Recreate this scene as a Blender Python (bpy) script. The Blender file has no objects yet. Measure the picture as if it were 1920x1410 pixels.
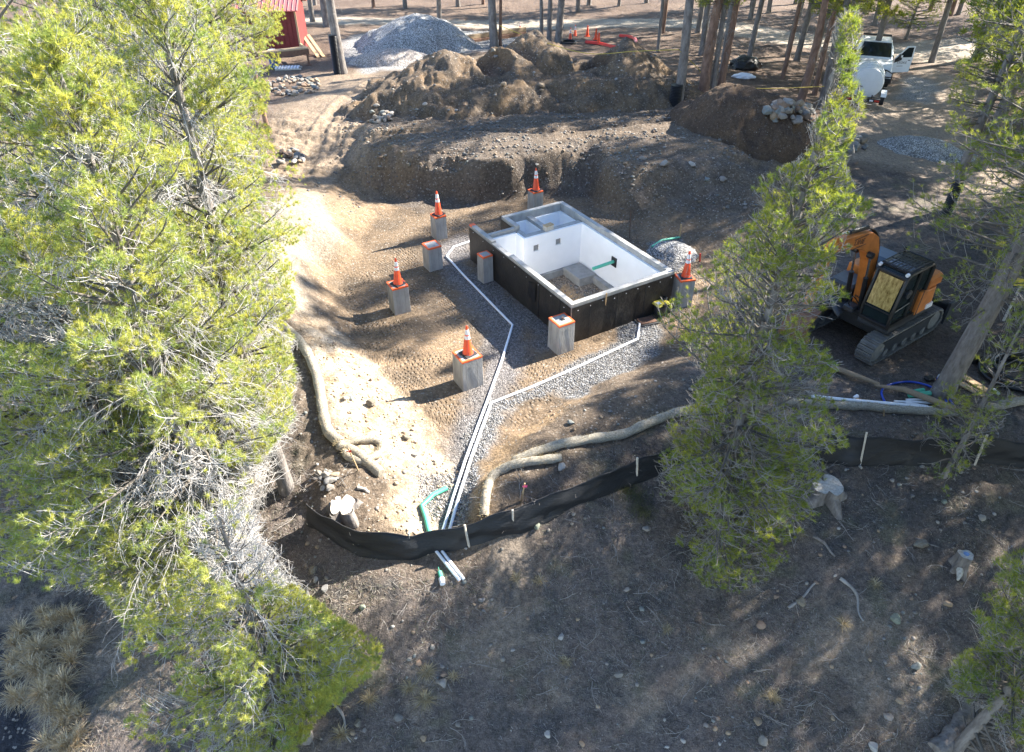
import bpy, math, random
import numpy as np
from mathutils import Vector, Matrix
C = bpy.context.scene
COL = C.collection
R = math.radians
# ---------------------------------------------------------------- camera, sky, sun, exposure
CAM_H = 11.5; PITCH = 37.5; FPX = 1321.0
cam_d = bpy.data.cameras.new('Camera'); cam = bpy.data.objects.new('Camera', cam_d); COL.objects.link(cam)
cam.location = (0, 0, CAM_H); cam.rotation_euler = (R(90 - PITCH), 0, 0)
cam_d.sensor_width = 36; cam_d.lens = FPX / 1920 * 36; cam_d.clip_end = 1500; cam_d.clip_start = .1
C.camera = cam
SUN_EL = 34.0; SUN_DIR = np.array([.88, .47, 0]); SUN_DIR /= np.linalg.norm(SUN_DIR)
w = bpy.data.worlds.new('World'); C.world = w; w.use_nodes = True
nt = w.node_tree; sky = nt.nodes.new('ShaderNodeTexSky'); sky.sky_type = 'NISHITA'; sky.sun_disc = False
sky.sun_elevation = R(SUN_EL); sky.sun_rotation = math.atan2(SUN_DIR[0], SUN_DIR[1]); sky.altitude = 2800
sky.air_density = 1.0; sky.dust_density = .6
nt.links.new(sky.outputs[0], nt.nodes['Background'].inputs[0]); nt.nodes['Background'].inputs[1].default_value = .12
sd = bpy.data.lights.new('Sun', 'SUN'); sd.energy = 5.0; sd.angle = R(.55); sd.color = (1, .93, .82)
sun = bpy.data.objects.new('Sun', sd); COL.objects.link(sun)
sv = Vector((SUN_DIR[0] * math.cos(R(SUN_EL)), SUN_DIR[1] * math.cos(R(SUN_EL)), math.sin(R(SUN_EL))))
sun.rotation_euler = sv.to_track_quat('Z', 'Y').to_euler(); sun.location = (20, 20, 40)
C.view_settings.view_transform = 'Standard'; C.view_settings.look = 'None'; C.view_settings.gamma = 1
C.view_settings.exposure = 2.25
C.cycles.max_bounces = 6; C.cycles.diffuse_bounces = 4; C.cycles.transmission_bounces = 4; C.cycles.transparent_max_bounces = 4

# ---------------------------------------------------------------- maths helpers
_c, _s = math.cos(R(PITCH)), math.sin(R(PITCH))
def ray(px, py):
    u = (px - 960) / FPX; v = (705 - py) / FPX
    return np.array([u, _c + v * _s, -_s + v * _c])
def P(px, py, z=0.0):
    d = ray(px, py); t = (z - CAM_H) / d[2]; return d * t + np.array([0, 0, CAM_H])
def proj(p):
    p = np.atleast_2d(p); dz = p[:, 2] - CAM_H; dep = p[:, 1] * _c - dz * _s
    return 960 + FPX * p[:, 0] / dep, 705 - FPX * (p[:, 1] * _s + dz * _c) / dep, dep
_hr = np.random.RandomState(7); _perm = _hr.rand(65536)
def vnoise(x, y, z=0.0):
    x = np.asarray(x, float); y = np.asarray(y, float); z = np.zeros_like(x) + z
    xi = np.floor(x).astype(np.int64); yi = np.floor(y).astype(np.int64); zi = np.floor(z).astype(np.int64)
    fx, fy, fz = x - xi, y - yi, z - zi
    fx = fx * fx * (3 - 2 * fx); fy = fy * fy * (3 - 2 * fy); fz = fz * fz * (3 - 2 * fz)
    def h(a, b, c): return _perm[(a * 73856093 ^ b * 19349663 ^ c * 83492791) & 65535]
    def l2(c):
        a = h(xi, yi, c) * (1 - fx) + h(xi + 1, yi, c) * fx
        b = h(xi, yi + 1, c) * (1 - fx) + h(xi + 1, yi + 1, c) * fx
        return a * (1 - fy) + b * fy
    return (l2(zi) * (1 - fz) + l2(zi + 1) * fz) * 2 - 1
def fbm(x, y, f=1.0, o=4, seed=0.0, g=.5):
    r = 0; a = 1.0; s = 0
    for i in range(o):
        r = r + a * vnoise(np.asarray(x) * f + seed * 13.1 + i * 5.7, np.asarray(y) * f - seed * 7.3 + i * 9.1); s += a; a *= g; f *= 2.03
    return r / s
def sstep(a, b, x):
    t = np.clip((x - a) / (b - a), 0, 1); return t * t * (3 - 2 * t)
def sdist(poly, x, y):          # signed distance, positive inside
    poly = np.asarray(poly, float); n = len(poly); d2 = np.full(x.shape, 1e18); ins = np.zeros(x.shape, bool)
    for i in range(n):
        ax, ay = poly[i][:2]; bx, by = poly[(i + 1) % n][:2]
        ex, ey = bx - ax, by - ay; wx, wy = x - ax, y - ay
        t = np.clip((wx * ex + wy * ey) / (ex * ex + ey * ey + 1e-12), 0, 1)
        d2 = np.minimum(d2, (wx - ex * t) ** 2 + (wy - ey * t) ** 2)
        c = ((ay > y) != (by > y)) & (x < (bx - ax) * (y - ay) / (by - ay + 1e-12) + ax); ins ^= c
    d = np.sqrt(d2); return np.where(ins, d, -d)
def linedist(pts, x, y):
    pts = np.asarray(pts, float); d2 = np.full(x.shape, 1e18)
    for i in range(len(pts) - 1):
        ax, ay = pts[i][:2]; bx, by = pts[i + 1][:2]; ex, ey = bx - ax, by - ay; wx, wy = x - ax, y - ay
        t = np.clip((wx * ex + wy * ey) / (ex * ex + ey * ey + 1e-12), 0, 1)
        d2 = np.minimum(d2, (wx - ex * t) ** 2 + (wy - ey * t) ** 2)
    return np.sqrt(d2)

# ---------------------------------------------------------------- terrain height (thin plate spline through control points)
FO = P(1072, 572, 1.3)[:2]; FU = np.array([.8569, .5155]); FU /= np.linalg.norm(FU); FV = np.array([-FU[1], FU[0]])
FW, FL = 3.70, 5.90
cps = []
for px, py, z in [
 # excavation floor
 (700,480,0),(760,600,0),(800,650,0),(900,700,0),(960,560,0),(900,800,0),(1000,720,0),(1150,680,0),(1250,630,0),(1310,560,.03),(1350,500,.08),
 (1150,420,0),(1300,460,.05),(1000,400,0),(900,390,0),(830,400,0),(1000,480,0),(700,400,.12),(660,340,.4),(625,280,.8),(640,220,.95),(600,180,1.0),(720,540,0),(690,600,0),(740,700,.03),(820,760,0),
 # left shoulder
 (598,372,.95),(630,432,.75),(560,480,1.0),(575,400,1.3),(530,500,1.3),(545,560,1.2),(595,600,.75),(655,450,.08),(600,500,.25),(612,545,.2),(650,625,.12),(690,675,.12),(745,740,.12),
 (585,650,.7),(612,760,.62),(640,840,.5),(700,880,.4),(650,700,.5),(700,800,.3),(620,930,.35),(700,960,.2),(780,900,.08),(760,1000,0),(530,700,.55),(560,850,.3),(575,965,0),
 (850,900,-.12),(840,990,-.3),(450,400,1.3),(450,600,1.1),(450,800,.4),(450,250,1.1),(300,300,1.0),(200,500,.8),(300,700,.3),
 # berm above the silt fence
 (950,858,.42),(1000,818,.55),(1100,760,.6),(1200,715,.62),(1290,682,.62),(1340,662,.6),(932,848,.02),(985,800,0),(1085,742,0),(1190,698,.05),(1280,664,.1),
 (920,950,.4),(905,900,.3),(1000,930,.36),(1100,880,.45),(1200,830,.5),(1250,780,.55),(877,1020,-.05),(962,995,.0),(1195,900,.1),(1300,865,.2),(1600,870,.2),(1900,870,.15),
 (1400,600,.3),(1450,700,.55),(1600,700,.35),(1700,640,.25),(1800,700,.3),(1600,780,.45),(1900,780,.45),(1850,600,.3),(1900,500,.3),
 # rear bank and bench
 (740,372,.15),(790,398,.1),(870,378,.1),(1000,364,.1),(1100,370,.1),(1230,428,.1),(1400,430,.25),
 (715,300,1.05),(800,290,1.45),(900,298,1.5),(1000,292,1.5),(1150,306,1.45),(1300,320,1.25),(1420,320,1.0),(1100,345,.75),(900,345,.75),(1250,385,.5),(1000,335,.9),
 (760,250,1.5),(900,240,1.5),(1050,240,1.5),(1200,240,1.4),(1280,212,1.2),(1500,330,.5),(1600,320,.2),(1700,300,-.1),(1800,400,.1),(1900,400,0),(1550,400,.35),
 (640,150,.7),(550,170,.7),(700,100,.3),(500,60,.2),(900,60,0),(1200,60,-.3),(1100,80,-.1),(1300,150,.3),(1400,130,0),(1500,190,.2),(1650,190,-.7),(1900,200,-.7),(1700,90,-1.0),(1450,60,-.6),(800,200,1.1),(1000,180,1.0),(1200,180,.9)]:
    p = P(px, py, z); cps.append((p[0], p[1], z))
for x in (-14, -7, 0, 7, 14):
    cps += [(x, 7.4, -1.05), (x, 5, -1.9), (x, 2, -2.9)]
for x in (-60, -30, 0, 30, 60): cps += [(x, 62, -1.0), (x, 90, -1.6)]
cps += [(-60, 20, .4), (-60, 0, -2), (60, 20, -.2), (60, 0, -2.6), (30, 20, -.1), (-25, 20, .8), (-25, 40, .4), (32, 35, -.8)]
cps = np.array(cps)
def _U(r2): return r2 * np.log(r2 + 1e-9) * .5
_n = len(cps); _K = _U((cps[:, None, 0] - cps[None, :, 0]) ** 2 + (cps[:, None, 1] - cps[None, :, 1]) ** 2) + np.eye(_n) * .12
_A = np.zeros((_n + 3, _n + 3)); _A[:_n, :_n] = _K; _A[:_n, _n] = 1; _A[:_n, _n + 1:] = cps[:, :2]; _A[_n:, :_n] = _A[:_n, _n:].T
_W = np.linalg.solve(_A, np.r_[cps[:, 2], 0, 0, 0])
FLOOR_POLY = [P(a, b)[:2] for a, b in [(660,470),(700,400),(790,402),(870,382),(1000,368),(1110,374),(1230,432),(1330,470),(1350,540),(1290,650),(1190,690),(1080,735),(985,792),(930,840),(880,860),(820,780),(740,690),(680,600),(640,540)]]
def height(x, y):
    x = np.asarray(x, float); y = np.asarray(y, float); sh = x.shape; x = x.ravel(); y = y.ravel()
    yy = np.clip(y, -4, 95); xx = np.clip(x, -65, 65)
    h = _W[_n] + _W[_n + 1] * xx + _W[_n + 2] * yy
    for i in range(_n):
        h += _W[i] * _U((xx - cps[i, 0]) ** 2 + (yy - cps[i, 1]) ** 2)
    fl = sdist(FLOOR_POLY, x, y); fm = sstep(-.3, .5, fl)
    h = h * (1 - fm) + .01 * fm
    amp = 1 - .8 * fm
    h = h + amp * (.10 * fbm(x, y, .45, 3, 1) + .055 * fbm(x, y, 1.8, 4, 2)) + .012 * fbm(x, y, 6, 3, 3) * (.4 + amp)
    # eroded gullies and clods on the rear bank
    bk = sstep(25.3, 26.5, y) * sstep(33, 31, y) * sstep(-7.2, -5.8, x) * sstep(10, 7.5, x); h = h + bk * .85 * (1.62 * sstep(.15, .85, h / 1.5 + .10 * fbm(x, y, .9, 3, 14)) - h)
    bm = sstep(.2, .8, h) * sstep(1.9, 1.2, h) * sstep(25.5, 27, y) * sstep(36, 32, y)
    r1 = 1 - 2 * np.abs(fbm(x, y * .8, .75, 4, 6)); r2 = 1 - 2.2 * np.abs(fbm(x, y, 2.1, 3, 5)); led = fbm(x * .35, y * 1.6, 1.0, 4, 8)
    h = h + bm * (.09 * (r1 - .55) + .08 * (r2 - .5) + .15 * np.tanh(led * 6) * .7 + .05 * fbm(x, y, 6, 3, 9))
    lb = sstep(-.5, 1.0, -(x + 1.2)) * sstep(16.5, 15, y) * sstep(9.2, 10, y) * sstep(-7, -5, x); h = h + lb * (1 - fm) * (.07 * np.abs(fbm(x, y, 2.4, 3, 7)) + .035 * fbm(x, y, 6.5, 3, 17))
    # excavator ruts on the bench and the ramp
    for pl, dpt in RUTS:
        d = linedist(pl, x, y); h = h - dpt * sstep(.32, .14, d) + dpt * .7 * sstep(.2, .0, np.abs(d - .42))
    return h.reshape(sh)
RUTS = [([P(a, b, 1.4)[:2] for a, b in l], .09) for l in
        [[(700,262),(850,256),(1000,262),(1120,250),(1260,232)], [(760,238),(900,232),(1030,238),(1150,226),(1250,206)]]]
RUTS += [([P(a, b, .9)[:2] for a, b in l], .05) for l in [[(560,330),(600,250),(640,200),(700,150)], [(640,330),(668,260),(705,210),(760,160)]]]
def gh(x, y): return float(height(np.array([x]), np.array([y]))[0])
def G(px, py, extra=0.0):
    d = ray(px, py); t0 = (2.5 - CAM_H) / d[2]; t1 = (-3.5 - CAM_H) / d[2]
    ts = np.linspace(t0, t1, 160); X = d[0] * ts; Y = d[1] * ts; Z = CAM_H + d[2] * ts - extra
    f = Z - height(X, Y); i = int(np.argmax(f < 0))
    if i == 0: i = 1
    a = f[i - 1] / (f[i - 1] - f[i] + 1e-9); t = ts[i - 1] + a * (ts[i] - ts[i - 1])
    return np.array([d[0] * t, d[1] * t, CAM_H + d[2] * t])
def GG(l, dz=0.0): return [G(a, b) + np.array([0, 0, dz]) for a, b in l]

# ---------------------------------------------------------------- tagging / linking
def tag(o, label=None, cat=None, group=None, kind=None):
    if label: o['label'] = label
    if cat: o['category'] = cat
    if group: o['group'] = group
    if kind: o['kind'] = kind
    return o
def thing(name, label, cat, loc=(0, 0, 0), rz=0.0, group=None):
    o = bpy.data.objects.new(name, None); COL.objects.link(o); o.location = Vector(loc); o.rotation_euler = (0, 0, rz)
    o.empty_display_size = .2
    return tag(o, label, cat, group)
def np_mesh(name, V, F, mat, parent=None, smooth=False, k=None, uv=None):
    V = np.asarray(V, np.float32); F = np.asarray(F, np.int32); k = F.shape[1]
    m = bpy.data.meshes.new(name); m.vertices.add(len(V)); m.vertices.foreach_set('co', V.ravel())
    m.loops.add(F.size); m.loops.foreach_set('vertex_index', F.ravel()); m.polygons.add(len(F))
    m.polygons.foreach_set('loop_start', np.arange(0, F.size, k, dtype=np.int32))
    m.polygons.foreach_set('loop_total', np.full(len(F), k, np.int32))
    if smooth: m.polygons.foreach_set('use_smooth', np.ones(len(F), bool))
    m.update(calc_edges=True)
    if mat: m.materials.append(mat)
    o = bpy.data.objects.new(name, m); COL.objects.link(o); o.parent = parent; return o
def copy_tree(o, parent=None):
    c = o.copy(); COL.objects.link(c); c.parent = parent
    for ch in o.children: copy_tree(ch, c)
    return c
class MB:
    def __init__(s): s.v = []; s.f = []
    def add(s, V, F, M=None):
        b = len(s.v); 
        for p in V:
            p = Vector(p); s.v.append(tuple(M @ p if M else p))
        for f in F: s.f.append([b + i for i in f])
        return s
    def box(s, a, b, M=None, bev=0.0):
        x0, y0, z0 = a; x1, y1, z1 = b
        if bev <= 0:
            V = [(x0,y0,z0),(x1,y0,z0),(x1,y1,z0),(x0,y1,z0),(x0,y0,z1),(x1,y0,z1),(x1,y1,z1),(x0,y1,z1)]
            return s.add(V, [(0,3,2,1),(4,5,6,7),(0,1,5,4),(1,2,6,5),(2,3,7,6),(3,0,4,7)], M)
        e = bev; V = []
        for z, i in ((z0, e), (z0 + e, 0), (z1 - e, 0), (z1, e)):
            V += [(x0+i+e,y0+i,z),(x1-i-e,y0+i,z),(x1-i,y0+i+e,z),(x1-i,y1-i-e,z),(x1-i-e,y1-i,z),(x0+i+e,y1-i,z),(x0+i,y1-i-e,z),(x0+i,y0+i+e,z)]
        F = [tuple(range(7, -1, -1)), tuple(range(24, 32))]
        for k in range(3):
            for i in range(8):
                j = (i + 1) % 8; F.append((k*8+i, k*8+j, k*8+8+j, k*8+8+i))
        return s.add(V, F, M)
    def tube(s, pts, r, n=8, M=None, caps=True):
        pts = [Vector(p) for p in pts]; rs = r if hasattr(r, '__len__') else [r] * len(pts); V = []; F = []
        nrm = None
        for i, p in enumerate(pts):
            t = (pts[min(i + 1, len(pts) - 1)] - pts[max(i - 1, 0)]).normalized()
            if nrm is None:
                nrm = t.cross(Vector((0, 0, 1)));
                if nrm.length < .05: nrm = t.cross(Vector((1, 0, 0)))
            nrm = (nrm - t * nrm.dot(t)).normalized(); bn = t.cross(nrm)
            for k in range(n):
                a = 2 * math.pi * k / n; V.append(p + nrm * (math.cos(a) * rs[i]) + bn * (math.sin(a) * rs[i]))
        for i in range(len(pts) - 1):
            for k in range(n):
                j = (k + 1) % n; F.append((i*n+k, i*n+j, i*n+n+j, i*n+n+k))
        if caps: F.append(tuple(range(n - 1, -1, -1))); F.append(tuple(range((len(pts)-1)*n, len(pts)*n)))
        return s.add(V, F, M)
    def prism(s, poly, y0, y1, M=None):         # poly in xz, extruded along y
        n = len(poly); V = [(x, y0, z) for x, z in poly] + [(x, y1, z) for x, z in poly]
        F = [tuple(range(n)), tuple(range(2*n - 1, n - 1, -1))]
        for i in range(n): j = (i + 1) % n; F.append((i, i + n, j + n, j))
        return s.add(V, F, M)
    def build(s, name, mat, parent=None, smooth=False, bevel=0.0):
        m = bpy.data.meshes.new(name); m.from_pydata(s.v, [], s.f); m.update()
        if mat: m.materials.append(mat)
        if smooth:
            for p in m.polygons: p.use_smooth = True
            try: m.set_sharp_from_angle(angle=R(40))
            except Exception: pass
        o = bpy.data.objects.new(name, m); COL.objects.link(o); o.parent = parent
        if bevel > 0:
            b = o.modifiers.new('bevel', 'BEVEL'); b.width = bevel; b.segments = 2; b.limit_method = 'ANGLE'
        return o
def Mz(x=0, y=0, z=0, rz=0.0, rx=0.0, ry=0.0):
    return Matrix.Translation((x, y, z)) @ Matrix.Rotation(rz, 4, 'Z') @ Matrix.Rotation(ry, 4, 'Y') @ Matrix.Rotation(rx, 4, 'X')

# ---------------------------------------------------------------- materials
def newmat(name):
    m = bpy.data.materials.new(name); m.use_nodes = True; nt = m.node_tree; b = nt.nodes['Principled BSDF']; return m, nt, b
def mat(name, col, rough=.7, var=.15, scale=6.0, bump=.0, metal=0.0, col2=None, bscale=None, detail=6, spec=None, trans=0.0, stretch=None):
    m, nt, b = newmat(name); N = nt.nodes.new; L = nt.links.new
    tc = N('ShaderNodeTexCoord'); nz = N('ShaderNodeTexNoise'); nz.inputs['Scale'].default_value = scale; nz.inputs['Detail'].default_value = detail
    nz.inputs['Roughness'].default_value = .65
    src = tc.outputs['Object']
    if stretch:
        mp = N('ShaderNodeMapping'); mp.inputs['Scale'].default_value = stretch; L(src, mp.inputs[0]); src = mp.outputs[0]
    L(src, nz.inputs['Vector'])
    cr = N('ShaderNodeValToRGB'); cr.color_ramp.elements[0].position = .3; cr.color_ramp.elements[1].position = .72
    c2 = col2 if col2 else tuple(c * (1 + var) for c in col); c1 = tuple(c * (1 - var) for c in col)
    cr.color_ramp.elements[0].color = (*c1, 1); cr.color_ramp.elements[1].color = (*c2, 1)
    L(nz.outputs[0], cr.inputs[0]); L(cr.outputs[0], b.inputs['Base Color'])
    b.inputs['Roughness'].default_value = rough; b.inputs['Metallic'].default_value = metal
    if spec is not None: b.inputs['Specular IOR Level'].default_value = spec
    if trans: b.inputs['Transmission Weight'].default_value = trans
    if bump > 0:
        n2 = N('ShaderNodeTexNoise'); n2.inputs['Scale'].default_value = bscale or scale * 3; n2.inputs['Detail'].default_value = 4; L(src, n2.inputs['Vector'])
        bp = N('ShaderNodeBump'); bp.inputs['Strength'].default_value = bump; bp.inputs['Distance'].default_value = .02
        L(n2.outputs[0], bp.inputs['Height']); L(bp.outputs[0], b.inputs['Normal'])
    return m
def needle_mat(name, col, tr=.55):
    m, nt, b = newmat(name); N = nt.nodes.new; L = nt.links.new
    g = N('ShaderNodeNewGeometry'); nz = N('ShaderNodeTexNoise'); nz.inputs['Scale'].default_value = 2.2; nz.inputs['Detail'].default_value = 3
    L(g.outputs['Position'], nz.inputs['Vector'])
    mr = N('ShaderNodeMix'); mr.data_type = 'RGBA'
    mr.inputs[6].default_value = (col[0] * .68, col[1] * .8, col[2] * .9, 1); mr.inputs[7].default_value = (col[0] * 1.35, col[1] * 1.18, col[2] * 1.0, 1)
    cr = N('ShaderNodeMapRange'); cr.inputs[1].default_value = .35; cr.inputs[2].default_value = .65; L(nz.outputs[0], cr.inputs[0]); L(cr.outputs[0], mr.inputs[0])
    hs = N('ShaderNodeHueSaturation'); L(mr.outputs[2], hs.inputs['Color'])
    mv = N('ShaderNodeMapRange'); mv.inputs[3].default_value = .72; mv.inputs[4].default_value = 1.28; L(g.outputs['Random Per Island'], mv.inputs[0]); L(mv.outputs[0], hs.inputs['Value'])
    d = N('ShaderNodeBsdfDiffuse'); t = N('ShaderNodeBsdfTranslucent'); gl = N('ShaderNodeBsdfGlossy'); gl.inputs['Roughness'].default_value = .5; gl.inputs[0].default_value = (1, 1, 1, 1)
    ml = N('ShaderNodeMix'); ml.data_type = 'RGBA'; ml.blend_type = 'MULTIPLY'; ml.inputs[0].default_value = 1; ml.inputs[7].default_value = (1.4, 1.25, .8, 1); L(hs.outputs[0], ml.inputs[6])
    L(hs.outputs[0], d.inputs[0]); L(ml.outputs[2], t.inputs[0])
    mx = N('ShaderNodeMixShader'); mx.inputs[0].default_value = tr; L(d.outputs[0], mx.inputs[1]); L(t.outputs[0], mx.inputs[2])
    m2 = N('ShaderNodeMixShader'); m2.inputs[0].default_value = .025; L(mx.outputs[0], m2.inputs[1]); L(gl.outputs[0], m2.inputs[2])
    L(m2.outputs[0], nt.nodes['Material Output'].inputs[0]); nt.nodes.remove(b); return m
def bark_mat(name, c1, c2, sc=9):
    m = mat(name, c1, .9, col2=c2, scale=sc, bump=.9, bscale=26, stretch=(1, 1, .3)); return m
def rand_mat(name, cols, rough=.85, bump=.3, attr_island=True):
    m, nt, b = newmat(name); N = nt.nodes.new; L = nt.links.new
    src = N('ShaderNodeNewGeometry').outputs['Random Per Island'] if attr_island else N('ShaderNodeObjectInfo').outputs['Random']
    cr = N('ShaderNodeValToRGB'); cr.color_ramp.interpolation = 'CONSTANT'
    el = cr.color_ramp.elements
    while len(el) < len(cols): el.new(.5)
    for i, c in enumerate(cols): el[i].position = i / len(cols); el[i].color = (*c, 1)
    L(src, cr.inputs[0]); tc = N('ShaderNodeTexCoord'); nz = N('ShaderNodeTexNoise'); nz.inputs['Scale'].default_value = 7; nz.inputs['Detail'].default_value = 5
    L(tc.outputs['Object'], nz.inputs[0]); mr = N('ShaderNodeMapRange'); mr.inputs[3].default_value = .6; mr.inputs[4].default_value = 1.4; L(nz.outputs[0], mr.inputs[0])
    hs = N('ShaderNodeHueSaturation'); L(cr.outputs[0], hs.inputs['Color']); L(mr.outputs[0], hs.inputs['Value']); L(hs.outputs[0], b.inputs['Base Color'])
    b.inputs['Roughness'].default_value = rough
    if bump: bp = N('ShaderNodeBump'); bp.inputs['Strength'].default_value = bump; bp.inputs['Distance'].default_value = .03; L(nz.outputs[0], bp.inputs['Height']); L(bp.outputs[0], b.inputs['Normal'])
    return m
ROCKC = [tuple(.78 * q for q in c_) for c_ in [(.26,.235,.20),(.34,.31,.27),(.20,.195,.19),(.36,.27,.18),(.42,.39,.35),(.28,.25,.22),(.30,.21,.15),(.23,.245,.23)]]
M = {}
M['conc'] = mat('concrete', (.29,.285,.27), .85, .1, 3.2, .35, bscale=30, col2=(.46,.45,.43), stretch=(1,1,.45), detail=9)
M['conc_dk'] = mat('darker concrete', (.30,.30,.29), .85, .25, 3, .3, bscale=24)  # darker, mottled grey version of the concrete
M['foam'] = mat('white foam board', (.91,.92,.93), .6, .035, 2.2)
M['black'] = mat('black membrane', (.013,.013,.014), .55, .3, 2.2, .5, bscale=12, col2=(.032,.028,.024))
M['plastic_bk'] = mat('black plastic', (.013,.013,.014), .42, .2, 8)
M['dot'] = mat('fastener disc', (.6,.6,.6), .5, .05, 5)
M['orange_paint'] = mat('orange marking paint', (.80,.13,.035), .6, .18, 30)
M['cone'] = mat('orange cone plastic', (.85,.09,.025), .45, .1, 8)
M['band'] = mat('reflective white', (.80,.80,.82), .4, .06, 20)
M['rubber'] = mat('dark rubber', (.03,.03,.033), .8, .25, 20)
M['pvc'] = mat('white pvc', (.80,.82,.86), .35, .04, 5)
M['pvc_g'] = mat('green pvc', (.10,.50,.33), .4, .08, 5)
M['fabric'] = mat('black silt fabric', (.009,.011,.015), .6, .35, 3, .5, bscale=14, stretch=(1, 1, 3))
M['stake'] = mat('pale wood', (.52,.47,.40), .8, .2, 20)
M['wood'] = mat('weathered wood', (.30,.22,.14), .85, .25, 8, .3, stretch=(1, 8, 8))
M['plank'] = mat('pine plank', (.45,.31,.17), .8, .2, 6, .2, stretch=(1, 8, 8))
M['rust'] = mat('rusty steel', (.16,.085,.055), .8, .3, 8, .3)
M['straw'] = mat('straw wattle', (.25,.22,.17), .95, .28, 22, 1.0, bscale=60, col2=(.50,.45,.36), stretch=(1,1,2))
M['bark'] = bark_mat('grey pine bark', (.10,.085,.075), (.27,.245,.225))
M['bark_red'] = bark_mat('reddish pine bark', (.13,.075,.05), (.32,.20,.145))
M['twig_pale'] = mat('silvery dead twig', (.40,.385,.37), .8, .25, 3)
M['twig'] = mat('dead grey twig', (.27,.25,.23), .85, .25, 3)
M['limb'] = mat('limb bark', (.13,.115,.10), .9, .35, 5, .5)
M['needle'] = needle_mat('pine needles yellow green', (.345, .405, .115), .56)
M['needle_dk'] = needle_mat('pine needles deep green', (.215, .275, .045), .53)
M['cut'] = mat('cut wood face', (.36,.33,.28), .85, .25, 6, .5, col2=(.60,.57,.50), stretch=(3, 3, 3))
M['oran'] = mat('orange machine paint', (.50,.16,.030), .5, .28, 2.5, .1)
M['dkgrey'] = mat('dark grey machine paint', (.030,.033,.038), .45, .3, 5)
M['track'] = mat('dusty steel track', (.14,.135,.125), .75, .35, 6, .4)
M['chrome'] = mat('chromed rod', (.6,.6,.62), .2, .05, 5, metal=1)
M['glass'] = mat('dark tinted glass', (.012,.02,.022), .06, .2, 2)
M['glass_am'] = mat('glass with painted amber reflection', (.20,.11,.02), .2, .4, 6, col2=(.62,.46,.17), detail=10, stretch=(1,2.5,1))  # mottled amber reflection put into the pane's base colour
M['white_paint'] = mat('white vehicle paint', (.74,.76,.78), .3, .04, 3)
M['tank'] = mat('white poly tank', (.70,.71,.70), .5, .06, 3)
M['red_wall'] = mat('red painted siding', (.17,.02,.018), .7, .25, 6)
M['red_roof_sunlit'] = mat('sunlit-coloured red sheet roof', (.50,.16,.15), .35, .15, 8)  # pale red: sunlight on the sheet roof put into its colour
M['blue'] = mat('blue plastic', (.03,.12,.40), .45, .15, 6)
M['bluehose'] = mat('blue hose', (.012,.06,.42), .35, .1, 6)
M['redhose'] = mat('red hose', (.70,.05,.03), .4, .1, 6)
M['yellow'] = mat('yellow plastic', (.62,.50,.06), .5, .12, 8)
M['rope'] = mat('yellow rope', (.50,.38,.07), .8, .15, 40)
M['red'] = mat('red lens', (.5,.03,.02), .3, .05, 8)
M['pink'] = mat('pink flag', (.85,.10,.25), .6, .05, 8)
M['text'] = mat('dark lettering', (.05,.03,.03), .6, .05, 8)
M['rock'] = rand_mat('field stone', ROCKC, attr_island=False)
M['pebbles'] = rand_mat('pebbles', ROCKC)
M['boulder_or'] = mat('lichen boulder', (.24,.17,.11), .9, .35, 4, .6, col2=(.22,.22,.18))
M['boulder_gr'] = mat('greenish boulder', (.20,.22,.17), .9, .3, 5, .6)
M['grass'] = rand_mat('dry grass', [(.34,.25,.12),(.42,.32,.17),(.26,.20,.11),(.48,.40,.25)], bump=0)
M['litter'] = rand_mat('ground litter', [(.22,.19,.16),(.30,.26,.21),(.16,.12,.09),(.40,.36,.31),(.18,.12,.08),(.12,.13,.07)], bump=0)
M['gravelstone'] = rand_mat('crushed gravel', [(.17,.17,.17),(.26,.26,.27),(.38,.39,.41),(.10,.10,.105),(.31,.30,.29),(.21,.19,.165)], bump=0)

M['grass_gold_sunlit'] = rand_mat('golden grass', [(.50,.37,.20),(.60,.47,.28),(.42,.30,.16),(.66,.55,.38)], bump=0)  # golden grass made lighter; sunlight it lacks is put into the colour

M['clod'] = rand_mat('sandy clods', [(.50,.40,.28),(.44,.34,.23),(.56,.47,.35),(.38,.30,.21),(.48,.36,.24),(.30,.22,.15)])
# ================================================================= terrain
def axis(a, b, fine0, fine1, st, g):
    l = [fine0]; 
    while l[-1] < fine1: l.append(l[-1] + st)
    s = st; r = [l[-1]]
    while r[-1] < b: s *= g; r.append(r[-1] + s)
    s = st; q = [fine0]
    while q[-1] > a: s *= g; q.append(q[-1] - s)
    return np.array(q[:0:-1] + l + r[1:])
xs = axis(-170, 170, -9.5, 14.5, .05, 1.022); ys = axis(-6, 260, 4.5, 26, .05, 1.0115)
GX, GY = np.meshgrid(xs, ys); GZ = height(GX, GY)
_du = (GX - FO[0]) * FU[0] + (GY - FO[1]) * FU[1]; _dv = (GX - FO[0]) * FV[0] + (GY - FO[1]) * FV[1]
inside = (_du > .12) & (_du < FW - .12) & (_dv > .12) & (_dv < FL - .12) & ~((_du < 1.2) & (_dv > 4.9))
GZ = np.where(inside, -.62 + .05 * fbm(GX, GY, 2.2, 3, 9), GZ)

WOB = .12 * fbm(GX, GY, 1.2, 4, 11) + .05 * fbm(GX, GY, 5, 3, 12)
def blend(col, m): 
    global CLR
    CLR = CLR * (1 - m[..., None]) + np.array(col) * m[..., None]
def zone(poly, z=0.0, feather=.3, wob=2.5):
    pl = [P(a, b, z)[:2] for a, b in poly]; d = sdist(pl, GX, GY) + WOB * wob
    return sstep(-feather, feather, d)
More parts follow.
